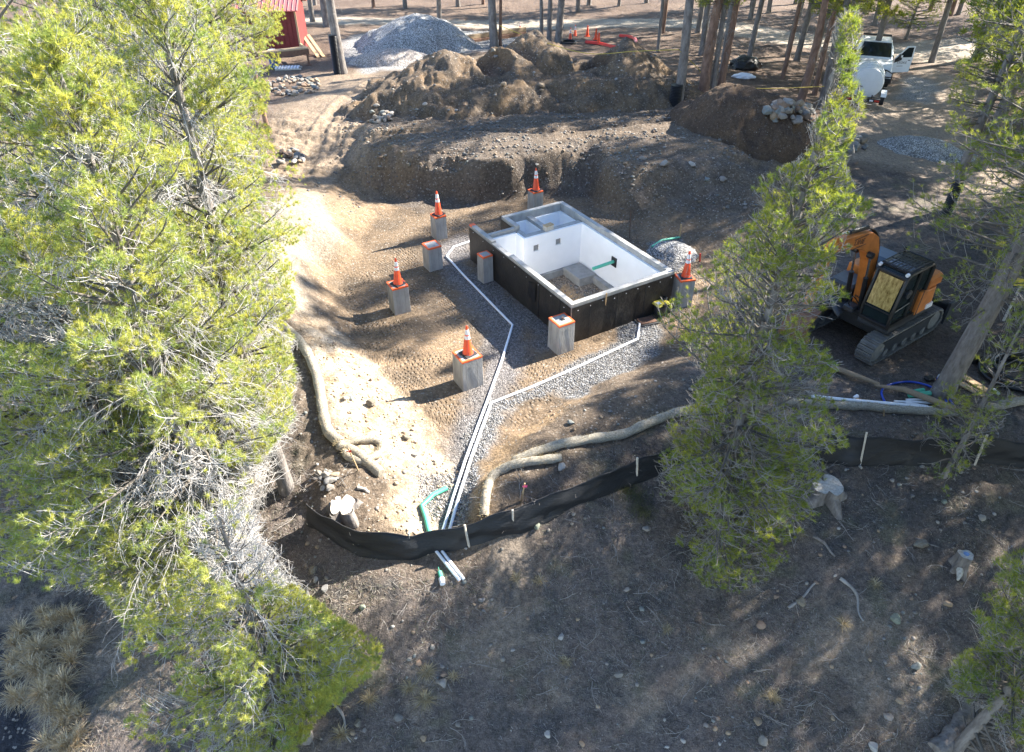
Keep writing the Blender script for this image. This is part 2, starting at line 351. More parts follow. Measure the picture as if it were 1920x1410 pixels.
# forest duff everywhere
CLR = np.zeros(GX.shape + (3,)) + np.array([.125, .104, .092])
n1 = fbm(GX, GY, .5, 5, 21); n2 = fbm(GX, GY, 3.0, 4, 22); n3 = fbm(GX, GY, 1.2, 4, 23)
blend([.125, .10, .082], sstep(-.05, .35, n1)); blend([.16, .125, .095], sstep(.18, .5, n3) * .8); blend([.07, .062, .058], sstep(.1, .45, n2) * .6)
GRV = np.zeros(GX.shape); TRK = np.zeros(GX.shape); LIT = np.ones(GX.shape)
n4 = fbm(GX, GY, 1.9, 5, 24); n5 = fbm(GX, GY, .33, 3, 25)
blend([.20, .165, .13], sstep(.22, .42, n5 + .35 * n4) * .8); blend([.062, .060, .060], sstep(.12, .4, n4 - .3 * n5) * .7); blend([.11, .105, .07], sstep(.25, .5, fbm(GX, GY, 1.4, 4, 26)) * .6)
# reddish needle duff behind
m = sstep(27, 33, GY + WOB * 6); blend([.15, .10, .07], m * .0 + m * .75); blend([.09, .062, .048], m * sstep(-.1, .3, n1) * .7)
# disturbed soil round the dig
m = zone([(500,250),(560,170),(690,130),(860,90),(1300,190),(1520,240),(1580,330),(1480,420),(1420,560),(1420,650),(1300,700),(1230,790),(1090,870),(960,960),(880,1010),(770,1030),(650,990),(585,940),(560,800),(520,600),(440,450)], .4, .5, 3)
blend([.14, .108, .08], m); LIT *= 1 - m
m2 = zone([(590,130),(700,120),(720,200),(700,330),(660,420),(560,400),(480,300)], .9, .8, 4); blend([.23, .175, .125], m2)
# grey clay on the rear bank
m = zone([(700,280),(830,265),(1050,300),(1250,300),(1440,330),(1460,430),(1250,430),(1100,372),(1000,366),(870,384),(780,402),(720,380)], .8, .4, 3)
blend([.11, .087, .067], m); blend([.155, .122, .092], m * sstep(0, .3, n3) * .7); blend([.19, .135, .085], m * sstep(.1, .35, n5) * .6); blend([.13, .11, .095], m * sstep(.05, .3, n2) * .6)
# floor brown
m = zone([(650,330),(700,380),(790,405),(1000,372),(1120,376),(1330,450),(1400,560),(1300,650),(1090,740),(950,840),(880,870),(800,790),(640,640),(560,480),(600,420)], 0, .25, 1.5)
blend([.185, .135, .09], m); blend([.12, .092, .066], m * sstep(-.05, .35, n3) * .8); blend([.27, .19, .12], m * sstep(.1, .4, n1) * .7)
# tan subsoil, lower left
m = zone([(560,640),(620,620),(700,690),(780,780),(850,840),(870,930),(800,1000),(720,960),(760,900),(690,860),(640,820),(600,720)], .2, .35, 2)
blend([.40, .31, .215], m); blend([.50, .41, .31], m * sstep(-.1, .3, n2)); blend([.27, .19, .12], m * sstep(.15, .4, fbm(GX, GY, 4.5, 4, 27)) * .8)
m = zone([(530,380),(600,360),(640,430),(560,480),(590,590),(540,600),(480,480)], .9, .3, 2); blend([.27, .225, .175], m)
m = zone([(950,855),(1100,760),(1100,735),(960,820),(870,880),(860,940),(900,990),(930,930)], .2, .25, 2); blend([.34, .235, .135], m * .8)
TRK = zone([(620,560),(700,480),(800,420),(950,390),(1150,400),(1300,460),(1330,560),(1250,640),(1080,730),(940,830),(850,830),(760,760),(680,660)], 0, .5, 1) * sstep(-.35, .05, fbm(GX, GY, .8, 2, 31))
# crushed gravel beds along the drain lines
def gband(pts, z, wd, f=.2):
    f = f + .12
    return sstep(wd + f, wd - f, linedist([P(a, b, z)[:2] for a, b in pts], GX, GY) + WOB * 3.2 + .12 * n2)
gd = gband([(870,452),(840,470),(850,500),(900,560),(950,620),(945,680),(915,750),(880,830)], 0, .55)
gd = np.maximum(gd, gband([(900,470),(930,560),(1010,610),(1030,640)], 0, .42))
blend([.21, .195, .19], gd); GRV = np.maximum(GRV, gd * .55)
gl = gband([(1170,580),(1215,620),(1190,650),(1100,690),(1000,735),(930,765),(895,830),(855,920),(845,960)], 0, .22, .10)
gl = np.maximum(gl, zone([(1150,590),(1215,590),(1245,625),(1225,670),(1140,720),(1040,740),(1060,690),(1160,640)], 0, .15, 1.2))
gl = np.maximum(gl, gband([(1080,740),(1098,728)], 0, .18, .1)); gl = np.maximum(gl, zone([(1215,452),(1275,440),(1300,470),(1270,505),(1250,500)], .1, .15, 1))
gl = np.maximum(gl, zone([(770,890),(850,880),(860,930),(830,980),(795,940)], 0, .2, 1.5) * .8)
blend([.27, .265, .26], gl); GRV = np.maximum(GRV, gl * .85)
TRK *= 1 - GRV; ORNG = zone([(1300,640),(1260,600),(1340,600),(1420,660),(1350,690)], .2, .3, 2); blend([.22, .15, .10], ORNG * .6)
# gravel and road at the back
m = zone([(640,75),(700,55),(900,50),(1010,60),(1010,80),(900,100),(820,105),(800,140),(690,150),(640,110)], .2, .6, 4)
blend([.42, .41, .40], m); GRV = np.maximum(GRV, m * .9); LIT *= 1 - m
rd = [P(a, b, -.6)[:2] for a, b in [(400,40),(650,42),(1000,30),(1300,42),(1500,75),(1720,90),(1850,75),(2050,60)]]
d = linedist(rd, GX, GY); m = sstep(3.3, 2.4, d + WOB * 4); blend([.36, .31, .25], m * (.65 + .35 * sstep(-.2, .3, n3))); LIT *= 1 - m * .8
m = zone([(1640,170),(1740,110),(1860,150),(1800,240),(1900,300),(1900,420),(1700,330),(1560,330),(1590,230)], -.4, .8, 5); blend([.27, .215, .165], m); LIT *= 1 - m * .7
m = zone([(1700,130),(1760,150),(1740,190),(1690,180)], -.6, .4, 4); blend([.36, .35, .34], m); GRV = np.maximum(GRV, m * .6)
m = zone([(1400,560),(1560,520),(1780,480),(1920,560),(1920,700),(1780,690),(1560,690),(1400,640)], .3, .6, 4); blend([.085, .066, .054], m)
# dark road, lower left corner
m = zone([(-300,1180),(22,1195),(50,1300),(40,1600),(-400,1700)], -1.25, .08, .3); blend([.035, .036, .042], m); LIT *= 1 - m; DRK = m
# floor inside the foundation
m = inside.astype(float); blend([.44, .28, .145], m); gi = m * sstep(.05, -.15, np.minimum(_du - 2.6, 4.3 - _dv) * 0 + .35 - np.abs(fbm(GX, GY, .9, 3, 41)) * 1.6 + .0); gi = m * np.maximum(sstep(2.2, 2.7, _du), sstep(-.1, .25, fbm(GX, GY, 1.4, 3, 42)))
blend([.30, .29, .27], gi * .6); GRV = np.maximum(GRV * (1 - m), gi * .6); TRK *= 1 - m; LIT *= 1 - m
LIT = np.clip(LIT, 0, 1)

ny, nx = GX.shape; idx = np.arange(nx * ny).reshape(ny, nx)
F = np.stack([idx[:-1, :-1], idx[:-1, 1:], idx[1:, 1:], idx[1:, :-1]], -1).reshape(-1, 4)

def ground_mat(name, tint=None):
    m, nt, b = newmat(name); N = nt.nodes.new; L = nt.links.new
    g = N('ShaderNodeNewGeometry'); pos = g.outputs['Position']
    if tint is None:
        at = N('ShaderNodeAttribute'); at.attribute_name = 'Col'; col = at.outputs['Color']
        mk = N('ShaderNodeAttribute'); mk.attribute_name = 'Mask'; sp = N('ShaderNodeSeparateColor'); L(mk.outputs['Color'], sp.inputs[0])
        grv, trk, lit = sp.outputs[0], sp.outputs[1], sp.outputs[2]
    else:
        rgb = N('ShaderNodeRGB'); rgb.outputs[0].default_value = (*tint[0], 1); col = rgb.outputs[0]
        def val(x): v = N('ShaderNodeValue'); v.outputs[0].default_value = x; return v.outputs[0]
        grv, trk, lit = val(tint[1]), val(0), val(.75 if tint[0][0] < .1 else 0)
        nn = N('ShaderNodeTexNoise'); nn.inputs['Scale'].default_value = 1.1; nn.inputs['Detail'].default_value = 6; L(pos, nn.inputs[0])
        mc = N('ShaderNodeMix'); mc.data_type = 'RGBA'; mc.inputs[7].default_value = (*tint[2], 1); L(col, mc.inputs[6])
        r = N('ShaderNodeMapRange'); r.inputs[1].default_value = .42; r.inputs[2].default_value = .62; L(nn.outputs[0], r.inputs[0]); L(r.outputs[0], mc.inputs[0]); col = mc.outputs[2]
    def noise(sc, det=5, vec=None, rough=.6):
        n = N('ShaderNodeTexNoise'); n.inputs['Scale'].default_value = sc; n.inputs['Detail'].default_value = det; n.inputs['Roughness'].default_value = rough; L(vec or pos, n.inputs[0]); return n.outputs[0]
    def math_(op, a, b_=None, c=None):
        n = N('ShaderNodeMath'); n.operation = op
        for i, v in enumerate((a, b_, c)):
            if v is None: continue
            if isinstance(v, (int, float)): n.inputs[i].default_value = v
            else: L(v, n.inputs[i])
        return n.outputs[0]
    def rng(v, a, b_, c, d):
        n = N('ShaderNodeMapRange'); L(v, n.inputs[0])
        for i, q in enumerate((a, b_, c, d)): n.inputs[i + 1].default_value = q
        return n.outputs[0]
    # brightness variation, coarse to fine
    f1 = rng(noise(9, 6), .3, .7, .62, 1.35); f2 = rng(noise(42, 4), .3, .7, .55, 1.5)
    v = math_('MULTIPLY', f1, f2)
    # pebbles
    vo = N('ShaderNodeTexVoronoi'); vo.inputs['Scale'].default_value = 15; L(pos, vo.inputs['Vector'])
    wn = N('ShaderNodeTexWhiteNoise'); L(vo.outputs['Position'], wn.inputs['Vector'])
    peb = math_('MULTIPLY', math_('LESS_THAN', vo.outputs['Distance'], math_('MULTIPLY', wn.outputs['Value'], .42)), math_('GREATER_THAN', wn.outputs['Value'], .72))
    # crushed stone
    vg = N('ShaderNodeTexVoronoi'); vg.inputs['Scale'].default_value = 27; L(pos, vg.inputs['Vector']); wg = N('ShaderNodeTexWhiteNoise'); L(vg.outputs['Position'], wg.inputs['Vector'])
    gb = math_('MULTIPLY', math_('POWER', wg.outputs['Value'], 1.3), 1.9); edge = rng(vg.outputs['Distance'], .25, .75, 1.15, .35)
    gv = math_('MULTIPLY', gb, edge)
    hs = N('ShaderNodeHueSaturation'); L(col, hs.inputs['Color']); L(v, hs.inputs['Value'])
    pm = N('ShaderNodeMix'); pm.data_type = 'RGBA'; L(math_('MULTIPLY', peb, math_('MULTIPLY_ADD', lit, -.62, .7)), pm.inputs[0]); L(hs.outputs[0], pm.inputs[6])
    pc = N('ShaderNodeValToRGB'); pc.color_ramp.elements[0].position = .72; pc.color_ramp.elements[0].color = (.2,.17,.14,1); pc.color_ramp.elements[1].color = (.42,.38,.33,1); L(wn.outputs['Value'], pc.inputs[0]); L(pc.outputs[0], pm.inputs[7])
    hg = N('ShaderNodeHueSaturation'); L(col, hg.inputs['Color']); L(gv, hg.inputs['Value'])
    gmx = N('ShaderNodeMix'); gmx.data_type = 'RGBA'; L(grv, gmx.inputs[0]); L(pm.outputs[2], gmx.inputs[6]); L(hg.outputs[0], gmx.inputs[7])
    # needle litter: stretched noise in two directions
    mp = N('ShaderNodeMapping'); mp.inputs['Rotation'].default_value = (0, 0, .6); mp.inputs['Scale'].default_value = (70, 12, 40); L(pos, mp.inputs[0])
    mp2 = N('ShaderNodeMapping'); mp2.inputs['Rotation'].default_value = (0, 0, -.9); mp2.inputs['Scale'].default_value = (14, 66, 40); L(pos, mp2.inputs[0])
    l1 = rng(noise(1, 3, mp.outputs[0]), .58, .72, 0, 1); l2 = rng(noise(1, 3, mp2.outputs[0]), .58, .72, 0, 1)
    lm = math_('MULTIPLY', math_('MAXIMUM', l1, l2), math_('MULTIPLY', lit, .55))
    lx = N('ShaderNodeMix'); lx.data_type = 'RGBA'; L(lm, lx.inputs[0]); L(gmx.outputs[2], lx.inputs[6]); lx.inputs[7].default_value = (.24, .20, .165, 1)
    L(lx.outputs[2], b.inputs['Base Color']); b.inputs['Roughness'].default_value = .95; b.inputs['Specular IOR Level'].default_value = .2
    # relief
    h = math_('ADD', math_('MULTIPLY', noise(14, 6), .05), math_('MULTIPLY', noise(60, 3), .018))
    h = math_('ADD', h, math_('MULTIPLY', math_('MULTIPLY', peb, .03), math_('SUBTRACT', 1.0, grv)))
    h = math_('ADD', h, math_('MULTIPLY', math_('MULTIPLY', rng(vg.outputs['Distance'], 0, .7, 1, 0), grv), .035))
    # grouser prints: rows of dimples along the machine's paths
    dn = N('ShaderNodeTexNoise'); dn.inputs['Scale'].default_value = .35; dn.inputs['Detail'].default_value = 1; L(pos, dn.inputs[0])
    vm = N('ShaderNodeVectorMath'); vm.operation = 'MULTIPLY_ADD'; L(dn.outputs['Color'], vm.inputs[0]); vm.inputs[1].default_value = (1.6, 1.6, 0); L(pos, vm.inputs[2])
    mt = N('ShaderNodeMapping'); mt.inputs['Rotation'].default_value = (0, 0, -.75); mt.inputs['Scale'].default_value = (9.5, 6.2, 1); L(vm.outputs[0], mt.inputs[0])
    vt = N('ShaderNodeTexVoronoi'); vt.inputs['Scale'].default_value = 1; vt.inputs['Randomness'].default_value = .42; vt.voronoi_dimensions = '2D'; L(mt.outputs[0], vt.inputs['Vector'])
    dim = rng(vt.outputs['Distance'], .12, .36, -1, 0); dm = math_('MULTIPLY', math_('MULTIPLY', dim, math_('MULTIPLY', trk, rng(noise(1.3, 4), .42, .56, .1, 1))), .05)
    h = math_('ADD', h, dm)
    bp = N('ShaderNodeBump'); bp.inputs['Strength'].default_value = 1; bp.inputs['Distance'].default_value = 1.0; L(h, bp.inputs['Height']); L(bp.outputs[0], b.inputs['Normal'])
    return m
M['ground'] = ground_mat('forest floor and bare soil')
ter = np_mesh('ground', np.stack([GX, GY, GZ], -1).reshape(-1, 3), F, M['ground'], smooth=True)
tag(ter, kind='structure')
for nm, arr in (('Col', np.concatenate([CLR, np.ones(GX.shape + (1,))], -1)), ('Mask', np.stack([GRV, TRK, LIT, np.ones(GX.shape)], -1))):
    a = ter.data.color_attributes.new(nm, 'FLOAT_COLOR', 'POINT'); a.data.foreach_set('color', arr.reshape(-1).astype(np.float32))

# ---------------------------------------------------------------- heaps: separate height patches that sink into the ground
def heap(name, label, cat, cx, cy, rx, ry, rot, hgt, material, rough=.12, seed=1, st=.07, peaks=None, pits=None, kind=None, sharp=1.0):
    r = max(rx, ry) * 1.15; n = int(2 * r / st); g = np.linspace(-r, r, n); X, Y = np.meshgrid(g, g)
    c, s = math.cos(rot), math.sin(rot); u = X * c + Y * s; v = -X * s + Y * c
    wob = 1 + .22 * fbm(X, Y, 1.6 / r * 2, 3, seed)
    q = np.sqrt((u / rx) ** 2 + (v / ry) ** 2) * wob
    prof = np.clip(1 - q, -.3, 1); z = hgt * np.where(prof > 0, np.tanh(prof * 1.9 * sharp) / math.tanh(1.9 * sharp), prof)
    if peaks:
        z = np.minimum(z, hgt * .55)
        for (px, py, pr, ph) in peaks:
            d = np.sqrt((u - px) ** 2 + (v - py) ** 2) / pr * (1 + .2 * fbm(X, Y, .9, 3, seed + px)); z = np.maximum(z, ph * np.clip(1 - d, -1, 1) ** 1 if False else np.where(d < 1.25, ph * (1 - d ** 1.25), -9))
    if pits:
        for (px, py, pr, ph) in pits:
            d = np.sqrt((u - px) ** 2 + (v - py) ** 2) / pr; z = z - ph * sstep(1.0, .55, d)
    z = z + rough * hgt ** .5 * (fbm(X, Y, 1.0, 6, seed + 3, .58) - .7 * np.abs(fbm(X * 1.4, Y * .7, 1.7, 5, seed + 4, .6)))
    GZl = height(X + cx, Y + cy); Z = GZl + z - .03; keep = (z > -.25)
    ii = np.arange(n * n).reshape(n, n); F = np.stack([ii[:-1, :-1], ii[:-1, 1:], ii[1:, 1:], ii[1:, :-1]], -1).reshape(-1, 4)
    kk = keep.ravel(); F = F[kk[F].all(1)]; used = np.unique(F); re = -np.ones(n * n, int); re[used] = np.arange(len(used))
    V = np.stack([X + cx, Y + cy, Z], -1).reshape(-1, 3)[used]
    o = np_mesh(name, V, re[F], material, smooth=True); tag(o, label, cat, kind=kind)
    HEAPS.append((V, cx, cy, r)); return o
HEAPS = []
M['spoil'] = ground_mat('excavated gravelly soil', ((.115, .09, .068), .0, (.18, .125, .078)))
M['topsoil'] = ground_mat('dark topsoil', ((.075, .052, .038), .0, (.10, .066, .042)))
M['gravelpile'] = ground_mat('grey gravel', ((.52, .51, .49), .75, (.42, .41, .40)))
M['sandpile'] = ground_mat('pinkish sand gravel', ((.46, .40, .36), .6, (.50, .45, .41)))
def hc(px, py, z): p = P(px, py, z); return p[0], p[1]
x, y = hc(860, 195, 1.4); heap('dirt_mound', 'tall stony dirt mound with a hollow in its top, left of the twin heaps', 'dirt mound', x + .3, y + 1.6, 5.6, 3.6, .05, 2.3, M['spoil'], .20, 3, .075,
     peaks=[(-.9, .2, 4.2, 2.6), (1.5, .4, 3.4, 2.55)], pits=[(1.3, -.1, 1.1, 1.1)])
x, y = hc(1080, 185, 1.2); heap('dirt_mound', 'broad stony dirt mound with a dark pit, right of the twin heaps', 'dirt mound', x + .6, y + 1.7, 6.2, 3.7, -.05, 2.3, M['spoil'], .20, 8, .075,
     peaks=[(-2.6, .6, 3.4, 3.05), (1.9, .5, 3.9, 2.7)], pits=[(.4, .5, 1.35, 1.4)])
x, y = hc(1405, 275, .8); heap('topsoil_mound', 'smooth mound of dark brown topsoil beside the rear bank', 'soil mound', x, y + .5, 3.6, 2.4, -.25, 2.0, M['topsoil'], .07, 12, .07)
x, y = hc(785, 95, .1); heap('gravel_pile', 'large rounded pile of grey gravel by the road', 'gravel pile', x - .1, y + .5, 4.3, 3.2, .1, 2.0, M['gravelpile'], .04, 15, .09, sharp=.8)
x, y = hc(735, 122, .3); heap('gravel_pile', 'low pinkish sand pile in front of the grey gravel pile', 'gravel pile', x, y, 2.8, 1.3, .1, .8, M['sandpile'], .10, 17, .08)
x, y = hc(1738, 272, 0); heap('gravel_pile', 'low pale gravel heap in tree shade behind the excavator', 'gravel pile', x, y, 2.1, 1.5, -.2, .55, M['gravelpile'], .04, 19, .06)
x, y = hc(1262, 468, .1); heap('gravel_pile', 'small grey gravel heap behind the foundation corner', 'gravel pile', x, y, .95, .7, -.3, .38, M['gravelpile'], .03, 23, .04)
bpy.context.view_layer.update()
_surf = [o for o in COL.objects if o.type == 'MESH']
def cast(o, d):
    best = None
    for s in _surf:
        ok, loc, nor, _ = s.ray_cast(Vector(o), Vector(d))
        if ok:
            t = (loc - Vector(o)).length
            if best is None or t < best[0]: best = (t, loc, nor)
    return best
def SP(px, py): b = cast((0, 0, CAM_H), Vector(ray(px, py)).normalized()); return np.array(b[1]) if b else G(px, py)
def SPN(px, py): b = cast((0, 0, CAM_H), Vector(ray(px, py)).normalized()); return np.array(b[1]), b[2]
def drop(x, y): b = cast((x, y, 30), (0, 0, -1)); return b[1].z if b else gh(x, y)
rng = np.random.RandomState(5); random.seed(5)
def smooth_path(pts, n=8):
    pts = [Vector(p) for p in pts]; out = []
    for i in range(len(pts) - 1):
        p0 = pts[max(i - 1, 0)]; p1 = pts[i]; p2 = pts[i + 1]; p3 = pts[min(i + 2, len(pts) - 1)]
        for k in range(n):
            t = k / n; out.append(.5 * ((2 * p1) + (p2 - p0) * t + (2 * p0 - 5 * p1 + 4 * p2 - p3) * t * t + (3 * p1 - p0 - 3 * p2 + p3) * t ** 3))
    return out + [pts[-1]]
# ================================================================= foundation
FA = math.atan2(FU[1], FU[0])
fnd = thing('house_foundation', 'concrete foundation with black membrane outside and white foam board inside', 'foundation', (FO[0], FO[1], 0), FA)
T = .15
def fbox(name, boxes, m, bev=0, par=fnd, smooth=False):
    b = MB()
    for a, c in boxes: b.box(a, c)
    return b.build(name, m, par, bevel=bev)
ZT = 1.30
fbox('concrete_wall', [((0,0,-.7),(FW,.16,ZT)), ((0,.16,-.7),(.16,3.35,ZT)), ((0,3.35,-.7),(.16,4.42,ZT-.06)), ((0,4.42,-.7),(.16,FL,ZT)),
   ((FW-.16,.16,-.7),(FW,5.88,ZT)), ((1.22,FL-.16,-.7),(FW-.16,FL,ZT)), ((1.22,4.97,-.7),(1.38,FL-.16,ZT)), ((.16,4.97,-.7),(1.22,5.10,ZT-.06)),
   ((.30,.16,-.7),(FW-.16,.22,1.12)), ], M['conc'], .008)
fbox('partition_wall', [((1.24,4.42,-.7),(1.40,4.97,1.14)), ((1.40,4.42,-.7),(FW-.22,4.60,1.14)), ((2.12,4.60,-.7),(2.32,FL-.16,1.14)), ((.22,4.93,-.7),(1.24,4.97,1.14))], M['conc'], .006)
fo = .07
# foam lining: main room
def foam(x0, y0, x1, y1, z0=-.36, z1=1.12): return ((x0, y0, z0), (x1, y1, z1))
fm = fbox('foam_board', [foam(.16,.22,.24,4.93), foam(.24,4.86,1.18,4.93), foam(1.17,4.36,1.24,4.86), foam(FW-.24,.22,FW-.16,4.42), foam(.24,.22,FW-.24,.29),
   # back wall pieces round the two small openings
   ((1.24,4.35,-.36),(1.54,4.42,1.12)), ((1.76,4.35,-.36),(2.42,4.42,1.12)), ((2.64,4.35,-.36),(FW-.24,4.42,1.12)),
   ((1.54,4.35,.79),(1.76,4.42,1.12)), ((1.54,4.35,-.36),(1.76,4.42,.56)), ((2.42,4.35,.79),(2.64,4.42,1.12)), ((2.42,4.35,-.36),(2.64,4.42,.56)),
   # small cells
   foam(1.40,4.60,1.45,FL-.16,0,1.02), foam(2.07,4.60,2.12,FL-.16,0,1.02), foam(1.45,4.60,2.07,4.65,0,1.02), foam(1.45,FL-.22,2.07,FL-.16,0,1.02),
   foam(2.32,4.60,2.38,FL-.16,0,1.02), foam(FW-.22,4.60,FW-.16,FL-.16,0,1.02), foam(2.38,4.60,FW-.22,4.66,0,1.02), foam(2.38,FL-.22,FW-.22,FL-.16,0,1.02)], M['foam'])
fbox('cell_floor', [((1.45,4.65,.02),(2.07,FL-.22,.10)), ((2.38,4.66,.02),(FW-.22,FL-.22,.10))], M['foam'])
fbox('window_opening', [((1.545,4.40,.565),(1.755,4.43,.785))], M['conc_dk']); fbox('window_opening', [((2.425,4.40,.565),(2.635,4.43,.785))], M['conc_dk'])
fbox('pipe_opening', [((FW-.262,2.36,.36),(FW-.238,2.62,.68))], M['rubber'])
fbox('footing', [((.16,4.26,-.75),(FW-.2,4.50,-.37)), ((FW-.42,.2,-.75),(FW-.16,4.26,-.37)), ((.16,.2,-.75),(.40,4.26,-.37)), ((.4,.2,-.75),(FW-.42,.44,-.37))], M['conc_dk'], .01)
fbox('concrete_slab', [((2.72,3.30,-.75),(3.42,4.27,-.30))], M['conc_dk'], .02)
# black membrane hung outside, with torn flaps; slightly uneven lower edge
def membrane(u0, v0, u1, v1, nx_, ny_, seed):
    n = int(math.hypot(u1 - u0, v1 - v0) / .08) + 2; V = []; Fm = []
    for side in (0, 1):
        for i in range(n):
            t = i / (n - 1); uu = u0 + (u1 - u0) * t; vv = v0 + (v1 - v0) * t
            for k in range(9):
                z = -.12 + (ZT - .10 + .12) * k / 8; ou = .014 + (.016 * vnoise(i * .33, k * .6, seed) + .02 * max(0, vnoise(i * .12, k * .2, seed + 3))) * (1 - k / 9) + (0 if side else .006)
                V.append((uu + nx_ * ou, vv + ny_ * ou, z))
    for i in range(n - 1):
        for k in range(8): a = i * 9 + k; Fm.append((a, a + 9, a + 10, a + 1))
    return V, Fm
mb = MB()
for q in [(0,0,FW,0,0,-1,1), (0,FL,0,0,-1,0,2), (1.22,FL,1.22,5.1,-1,0,3), (1.22,5.1,.16,5.1,0,1,4), (FW,0,FW,FL,1,0,5), (FW,FL,1.22,FL,0,1,6)]:
    V, Fm = membrane(*q); mb.add(V[:len(V)//2], Fm)
mb.build('waterproof_membrane', M['black'], fnd, smooth=True)
mb = MB()                                                            # sagging flap of membrane on the long side
fl = []
for i in range(7):
    for k in range(7):
        a = i / 6; b = k / 6; fl.append((-.03 - .05 * math.sin(a * 3.1) * (1 - b) - .03 * random.random(), 1.75 + a * .42, 1.12 - b * .65 - .12 * a * (1 - b)))
mb.add(fl, [(i*7+k, i*7+k+1, i*7+k+8, i*7+k+7) for i in range(6) for k in range(6)]); mb.build('membrane_flap', M['plastic_bk'], fnd, smooth=True)
mb = MB()
for i in range(9):
    for (uu, vv, dx, dy) in ((.2 + i * .42, -.035, 0, -1), (-.035, .3 + i * .66, -1, 0)):
        z = 1.08 + .03 * (i % 3); mb.tube([(uu, vv, z), (uu + dx * .012, vv + dy * .012, z)], .014, 8)
mb.build('fastener', M['dot'], fnd)
mb = MB()                                                            # panel joints in the membrane
for uu in (.62, 1.58, 2.62): mb.box((uu, -.040, -.1), (uu + .012, -.028, 1.19))
for vv in (.5, 1.6): mb.box((-.042, vv, -.1), (-.028, vv + .012, 1.19))
mb.build('panel_joint', M['rubber'], fnd)
fbox('paint_mark', [((-.004, FL - .16, ZT - .06), (.164, FL + .004, ZT + .004))], M['orange_paint'])
def floc(u, v, z): return (FO[0] + FU[0] * u + FV[0] * v, FO[1] + FU[1] * u + FV[1] * v, z)
b = MB().tube([floc(2.62, 2.50, .50), floc(3.50, 2.50, .53)], .055, 16)
tag(b.build('drain_pipe', M['pvc_g'], smooth=True), 'green pipe sticking through the white inner wall of the foundation', 'pipe')
t = thing('wood_block', 'short wood block resting on the inner wall of the foundation', 'wood block', floc(2.20, 4.50, 1.14), FA + .12)
MB().box((-.16, -.09, 0), (.16, .09, .16)).build('block', M['stake'], t, bevel=.006); MB().box((-.165, -.095, .162), (.165, .095, .182)).build('top_face', M['plank'], t)

# ================================================================= concrete piers and cones
def cone_parts(t, h=.90, bands=2):
    MB().box((-.19, -.19, 0), (.19, .19, .035), bev=.012).build('base', M['rubber'], t)
    b = MB().tube([(0, 0, .035), (0, 0, .06), (0, 0, h - .03), (0, 0, h)], [.150, .135, .030, .018], 24); b.build('cone_body', M['cone'], t, smooth=True)
    def rr(z): return .135 + (.030 - .135) * (z - .06) / (h - .09) + .003
    for z0, z1 in ((.50, .60), (.64, .79)) if bands == 2 else ():
        MB().tube([(0, 0, z0 * h / .9), (0, 0, z1 * h / .9)], [rr(z0 * h / .9), rr(z1 * h / .9)], 24).build('reflective_band', M['band'], t, smooth=True)
cone0 = None
def cone(x, y, z, label, s=1.0, rz=0.0, tilt=0.0, group='traffic cones'):
    global cone0
    if cone0 is None: cone0 = thing('traffic_cone', label, 'traffic cone', (x, y, z), rz, group); cone_parts(cone0); o = cone0
    else: o = copy_tree(cone0)
    o.location = (x, y, z); o.rotation_euler = (tilt, 0, rz); o.scale = (s, s, s); o['label'] = label; o['group'] = group; return o
def pier(px, py, w, h, label, rot=FA, conelab=None, zb=None, paint='edge', bolt=False, crz=.4, taper=.96, cs=.95):
    # px,py: nearest lower corner in the photo -> centre computed from the footprint
    c = P(px, py, 0); d = w / 2; off = np.array([-math.sin(rot) * d + math.cos(rot) * d, math.cos(rot) * d + math.sin(rot) * d]); cx, cy = c[0] + off[0], c[1] + off[1]
    t = thing('concrete_pier', label, 'concrete pier', (cx, cy, 0), rot, 'concrete piers with orange tops')
    a, e = w / 2, w / 2 * taper
    V = [(-a,-a,-.2),(a,-a,-.2),(a,a,-.2),(-a,a,-.2),(-e,-e,h),(e,-e,h),(e,e,h),(-e,e,h)]
    MB().add(V, [(0,3,2,1),(4,5,6,7),(0,1,5,4),(1,2,6,5),(2,3,7,6),(3,0,4,7)]).build('pier_body', M['conc'], t, bevel=.008)
    f = e + .003; g = e - (.05 if w > .4 else .04); dn = h - .035; pb = MB()
    n = 14
    # painted rim with a wandering lower edge
    V = []; Fp = []
    for k in range(4 * n):
        s_, q = divmod(k, n); u = q / n; A = [(-f,-f),(f,-f),(f,f),(-f,f)][s_]; B = [(-f,-f),(f,-f),(f,f),(-f,f)][(s_ + 1) % 4]
        x_, y_ = A[0] + (B[0]-A[0])*u, A[1] + (B[1]-A[1])*u; k2 = g / f * (1 + .05 * random.uniform(-1, 1))
        V += [(x_, y_, dn - random.uniform(0, .022)), (x_, y_, h + .003), (x_ * k2, y_ * k2, h + .003)]
    m_ = 4 * n
    for k in range(m_): j = (k + 1) % m_; Fp += [(3*k, 3*j, 3*j+1, 3*k+1), (3*k+1, 3*j+1, 3*j+2, 3*k+2)]
    pb.add(V, Fp).build('painted_rim', M['orange_paint'], t)
    jb = MB()
    for s_ in (-.3, .22): jb.box((s_ * w - .004, -a - .002, 0), (s_ * w + .004, -a + .004, h * .93)); jb.box((-a - .002, s_ * w - .004, 0), (-a + .004, s_ * w + .004, h * .93))
    jb.build('form_seam', M['conc_dk'], t)
    if bolt: MB().tube([(.02, 0, h), (.02, 0, h + .07)], .022, 10).build('anchor_bolt', M['rust'], t, smooth=True); MB().box((-.04,-.06,h+.002),(.08,.06,h+.012)).build('bolt_plate', M['dkgrey'], t)
    if conelab: cone(cx + .02, cy, h + .004, conelab, cs, rot + crz, random.uniform(-.035, .035))
    return t
pier(869, 736, .60, .95, 'wide concrete pier with orange rim at the sunlit front edge of the dig', FA - .02, 'traffic cone on the frontmost concrete pier, in full sun', crz=.2)
